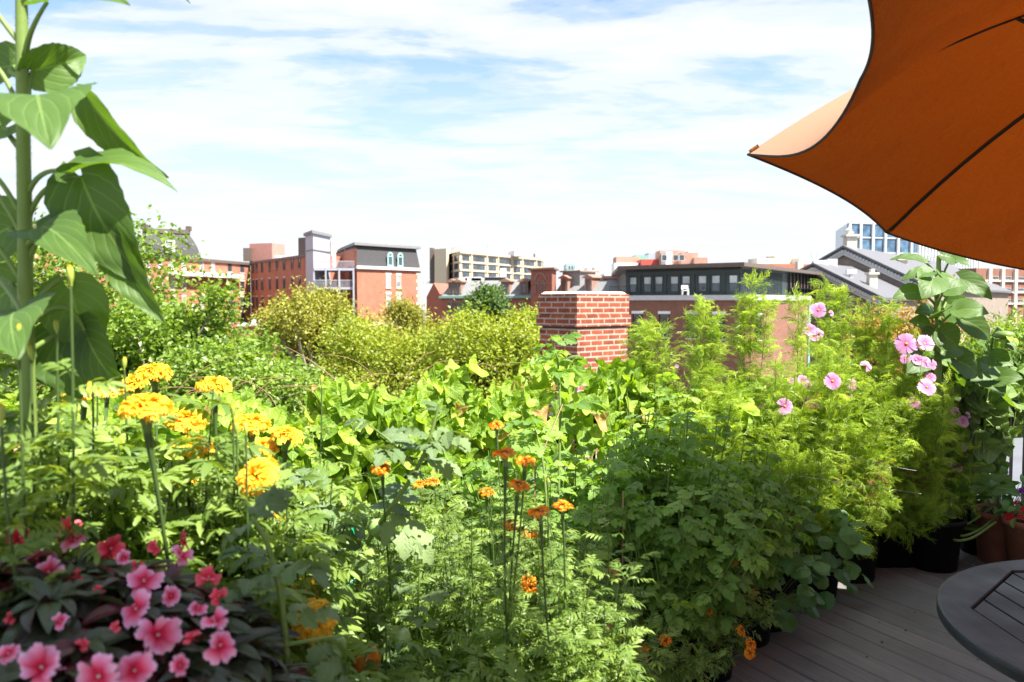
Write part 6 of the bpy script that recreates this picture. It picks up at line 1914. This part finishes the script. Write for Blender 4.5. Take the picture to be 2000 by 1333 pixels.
lf = [ # petiole points, base, tip, width px, normal, sag, fold, twist
    (((50, 110), (62, 60), (92, 5)), 1.40, (92, 5), (255, 12), 1.30, 110, (.1, -.75, .6), .10, .2, 0),
    (((48, 30), (80, -30), (235, -45)), 1.42, (235, -40), (372, 8), 1.5, 90, (.1, -.5, .9), .12, .2, 0),
    (((54, 195), (58, 160), (66, 132)), 1.46, (64, 138), (168, 108), 1.52, 102, (.35, -.75, -.35), .22, .5, .4),
    (((52, 250), (110, 205), (178, 190)), 1.46, (170, 190), (330, 348), 1.50, 92, (-.62, -.55, .45), .10, .55, -.3),
    (((48, 235), (62, 215), (80, 205)), 1.36, (80, 206), (98, 292), 1.16, 215, (.12, -.62, .85), .16, .12, 0),
    (((52, 385), (85, 340), (150, 342)), 1.44, (142, 338), (347, 376), 1.40, 92, (.05, -.5, .9), .16, .35, .2),
    (((52, 440), (90, 370), (160, 345)), 1.46, (160, 346), (288, 560), 1.42, 165, (-.15, -.95, .15), .10, .25, .1),
    (((54, 520), (110, 440), (232, 470)), 1.44, (222, 458), (322, 632), 1.42, 95, (-.4, -.85, .3), .08, .5, .6),
    (((52, 480), (60, 470), (72, 455)), 1.42, (72, 452), (190, 540), 1.25, 125, (.1, -.75, .75), .14, .15, 0),
    (((0, 545), (28, 585), (40, 612)), 1.32, (40, 612), (36, 703), 1.16, 160, (0, -.72, .75), .14, .1, 0),
    (((50, 610), (120, 545), (160, 580)), 1.50, (140, 570), (182, 700), 1.52, 135, (.2, -.9, .2), .1, .2, 0),
    (((55, 640), (120, 600), (185, 640)), 1.50, (168, 650), (240, 760), 1.48, 120, (-.3, -.9, .2), .1, .3, 0),
    (((38, 150), (20, 140), (10, 140)), 1.5, (28, 130), (-60, 165), 1.55, 105, (-.2, -.9, .3), .1, .2, 0),
    (((38, 460), (20, 450), (0, 450)), 1.5, (30, 440), (-50, 500), 1.52, 140, (-.1, -.95, .2), .1, .2, 0),
    (((42, 640), (20, 560), (-20, 540)), 1.52, (30, 560), (-30, 620), 1.55, 120, (-.1, -.95, .2), .1, .2, 0),
    (((46, 300), (15, 260), (0, 255)), 1.48, (10, 250), (-60, 290), 1.45, 110, (-.1, -.8, .5), .1, .2, 0),
    (((52, 690), (100, 660), (130, 700)), 1.5, (110, 660), (160, 780), 1.5, 130, (.1, -.95, .3), .08, .2, 0),
]
pmb = MB()
for pet_, dpet, bs_, tp_, dt, wpx, nr, sg, fo, tw in lf:
    p0 = W(*pet_[0], D0); pm = W(*pet_[1], (D0 + dpet) / 2); pb = W(*bs_, dpet)
    pmb.tube(bez(p0, pm + (pm - (p0 + pb) / 2), pb, 10), np.linspace(.0058, .0032, 10), 7, rnd=.6)
    mb = MB(); bigleaf(mb, pb, W(*tp_, dt), wpx * dpet / F, nr, sg, fo, twist=tw, rnd=rng.uniform(.2, .9)); mb.obj('leaf', G['sunflower'], r, True)
for a, m, b in (((36, 82), (18, 60), (-10, 20)), ((26, 186), (10, 150), (-8, 130)), ((34, 410), (15, 370), (-8, 345)), ((36, 450), (20, 410), (-10, 375)), ((38, 545), (20, 510), (-8, 478))):
    pmb.tube(bez(W(*a, D0), W(*m, D0), W(*b, D0), 8), .0045, 7, rnd=.8)
pmb.obj('petioles', G['stem'], r, True)

D1 = 4.9
x_, y_, z_ = W(1833, 700, D1)
r = thing('sunflower', 'sturdy sunflower with broad leaves rising under the umbrella edge at right', 'plant', (x_, y_, 0), 'sunflowers')
pot(r, x_, y_, .17, .32)
mb = MB(); mb.tube([np.array([x_, y_, .28])] + [W(px, py, D1) for px, py in ((1832, 720), (1834, 650), (1830, 600), (1834, 560), (1833, 500))], [.024, .021, .019, .018, .016, .012], 10, rnd=.85); mb.obj('stem', G['stem'], r, True)
pmb = MB()
for at, bs_, tp_, w, nr in (((1832, 545), (1806, 513), (1738, 508), 34, (0, -.5, .9)), ((1834, 520), (1842, 500), (1868, 512), 44, (0, -.8, .6)), ((1834, 560), (1856, 508), (1894, 522), 36, (.1, -.6, .8)),
                            ((1828, 575), (1816, 533), (1760, 549), 34, (-.1, -.6, .8)), ((1828, 585), (1822, 545), (1800, 585), 58, (-.3, -.9, .1)), ((1826, 595), (1792, 573), (1743, 583), 40, (-.2, -.8, .5)),
                            ((1832, 570), (1838, 536), (1852, 568), 38, (.2, -.9, .1)), ((1830, 600), (1846, 568), (1890, 560), 46, (.1, -.7, .8)), ((1832, 610), (1876, 545), (1938, 586), 44, (-.2, -.85, .5)),
                            ((1830, 625), (1826, 617), (1786, 612), 46, (-.1, -.75, .7)), ((1830, 625), (1836, 617), (1862, 603), 46, (.1, -.75, .7)), ((1832, 640), (1872, 606), (1932, 613), 48, (0, -.8, .6)),
                            ((1830, 640), (1848, 592), (1886, 634), 56, (.2, -.9, 0)), ((1832, 665), (1880, 625), (1934, 664), 52, (.1, -.9, .3)), ((1832, 675), (1842, 655), (1870, 680), 56, (.2, -.9, .1)),
                            ((1830, 670), (1822, 655), (1808, 676), 44, (-.2, -.9, .1)), ((1830, 690), (1856, 678), (1826, 704), 50, (0, -.8, .7)), ((1830, 640), (1810, 640), (1775, 628), 40, (0, -.8, .5)),
                            ((1832, 700), (1870, 705), (1908, 735), 62, (0, -.8, .5)), ((1832, 710), (1800, 700), (1770, 730), 50, (0, -.8, .4))):
    dd_ = D1 + rng.uniform(-.15, .1)
    p0, pb = W(*at, D1), W(*bs_, dd_)
    pmb.tube(bez(p0, (p0 + pb) / 2 + [0, 0, .03], pb, 8), np.linspace(.009, .005, 8), 6, rnd=.8)
    mb = MB(); bigleaf(mb, pb, W(*tp_, dd_ + rng.uniform(-.12, .05)), w * 1.15 * dd_ / F, nr, .12, .15, rnd=rng.uniform(.3, 1)); mb.obj('leaf', G['sunflower'], r, True)
pmb.obj('petioles', G['stem'], r, True)

x_, y_, z_ = W(1925, 760, 5.2)
r = thing('sunflower', 'smaller sunflower with drooping spent head at the right edge', 'plant', (x_, y_, 0), 'sunflowers')
pot(r, x_, y_, .15, .3)
mb = MB(); s = np.array([W(*q) for q in ((1925, 800, 5.2), (1928, 740, 5.2), (1934, 690, 5.2), (1940, 655, 5.15), (1950, 640, 5.1), (1960, 648, 5.05))]); s = np.vstack([[x_, y_, .28], s]); mb.tube(s, [.014, .012, .011, .010, .009, .009, .008], 8, rnd=.8); mb.obj('stem', G['stem'], r, True)
hp = W(1962, 655, 5.05); mb = MB()
mb.lathe([(.0, .03), (.05, .02), (.065, -.01), (.05, -.02), (.0, -.018)], hp, 18, mi=1)
for k in range(22):
    a = k * .2856 * 2.0; d = unit(np.array([math.cos(a), math.sin(a), -.35 + .3 * math.sin(3 * a)])); mb.inst(blade(.28, 4, .8, .2), frame(d, (0, 0, 1), .075), (hp + d * .045)[None], np.array([.8]))
mb.obj('seed_head', [G['glory'], G['stem']], r, True)
mb = MB()
for bs_, tp_, w in (((1936, 700), (1980, 715), 50), ((1930, 720), (1895, 745), 50), ((1950, 660), (1985, 690), 34), ((1925, 745), (1960, 775), 60), ((1930, 690), (1905, 668), 36), ((1940, 740), (1998, 740), 50)):
    bigleaf(mb, W(*bs_, 5.15), W(*tp_, 5.05), w * 5.1 / F * 1.1, (rng.normal() * .2, -.8, .6), .12, .15, rnd=rng.uniform(.5, 1))
mb.obj('foliage', G['sunflower'], r, True)

# ------------------------------------------------------------------ small things
rng = np.random.default_rng(55)
mb = MB()
c0 = W(640, 1060, 2.35)
for k in range(7):
    a = c0 + np.array([rng.normal() * .03, rng.normal() * .02, .09 - k * .03]); pts = [a + np.array([.05 * math.sin(j * 1.1 + k), .03 * math.cos(j * 1.3 + k * 2), -.016 * j]) for j in range(7)]
    tp = ribbon(pts, .017, unit(rng.normal(size=3))); mb.add(tp['V'], tp['Q'], rnd=rng.random())
mg = plain('green_plastic_tape', (.0, .42, .19), .3, .2, 30, spec=.6)
tag(mb.obj('garden_tape', mg), 'crumpled emerald plastic tape tied round a tomato stem', 'tape')
mb = MB()
c0 = W(1240, 1012, 3.3)
pts = [c0 + np.array([.012 * math.sin(j * 1.5), 0, -.014 * j]) for j in range(6)]; tp = ribbon(pts, .013, (.3, -1, .1)); mb.add(tp['V'], tp['Q'])
tag(mb.obj('garden_tie', mg), 'small green plastic tie hanging in the shaded tomato leaves', 'tape')
for lab, a, b in (('thin bamboo stake standing in the shaded tomato plants', (1215, 1150, 3.2), (1217, 960, 3.2)), ('thin bamboo stake leaning among the sunlit tomato stems', (1045, 920, 3.1), (1098, 790, 3.3))):
    mb = MB(); mb.tube([W(*a) * [1, 1, 0] + [0, 0, .25], W(*a), W(*b)], .0035, 6, cap=True); tag(mb.obj('bamboo_stake', plain('bamboo', (.38, .26, .13), .6), None, True), lab, 'stake')
mb = MB(); mb.tube(bez(W(1630, 882, 4.2), W(1700, 905, 4.2), W(1790, 920, 4.3), 12), .0006, 4); mb.tube(bez(W(1560, 930, 4.0), W(1700, 950, 4.1), W(1800, 965, 4.3), 12), .0006, 4)
tag(mb.obj('garden_twine', M_['white']), 'thin white twine strung through the browned cosmos', 'twine')
for lab, px, py, d in (('fallen pink petal on the grey deck boards', 1731, 1097, 4.75),):
    p = W(px, py, d); p[2] = .006; mb = MB(); tp = petal(.3, 4, None, .3, .02, 2, 1); mb.inst(tp, frame([1, .3, 0], (0, 0, 1), .05), p[None], np.array([.6])); tag(mb.obj('fallen_petal', P['cosmos']), lab, 'petal')
mb = MB()
k = 110; a = rng.uniform(.4, 3.2, k); b = rng.uniform(2.6, 5.0, k)
scatter(mb, 'pointed', np.stack([a, b, np.full(k, .006)], 1), np.stack([rng.normal(size=k), rng.normal(size=k), np.zeros(k)], 1), rng.uniform(.008, .022, k))
lt = mb.obj('leaf_litter', G['cosmos_dry']); lt['kind'] = 'stuff'
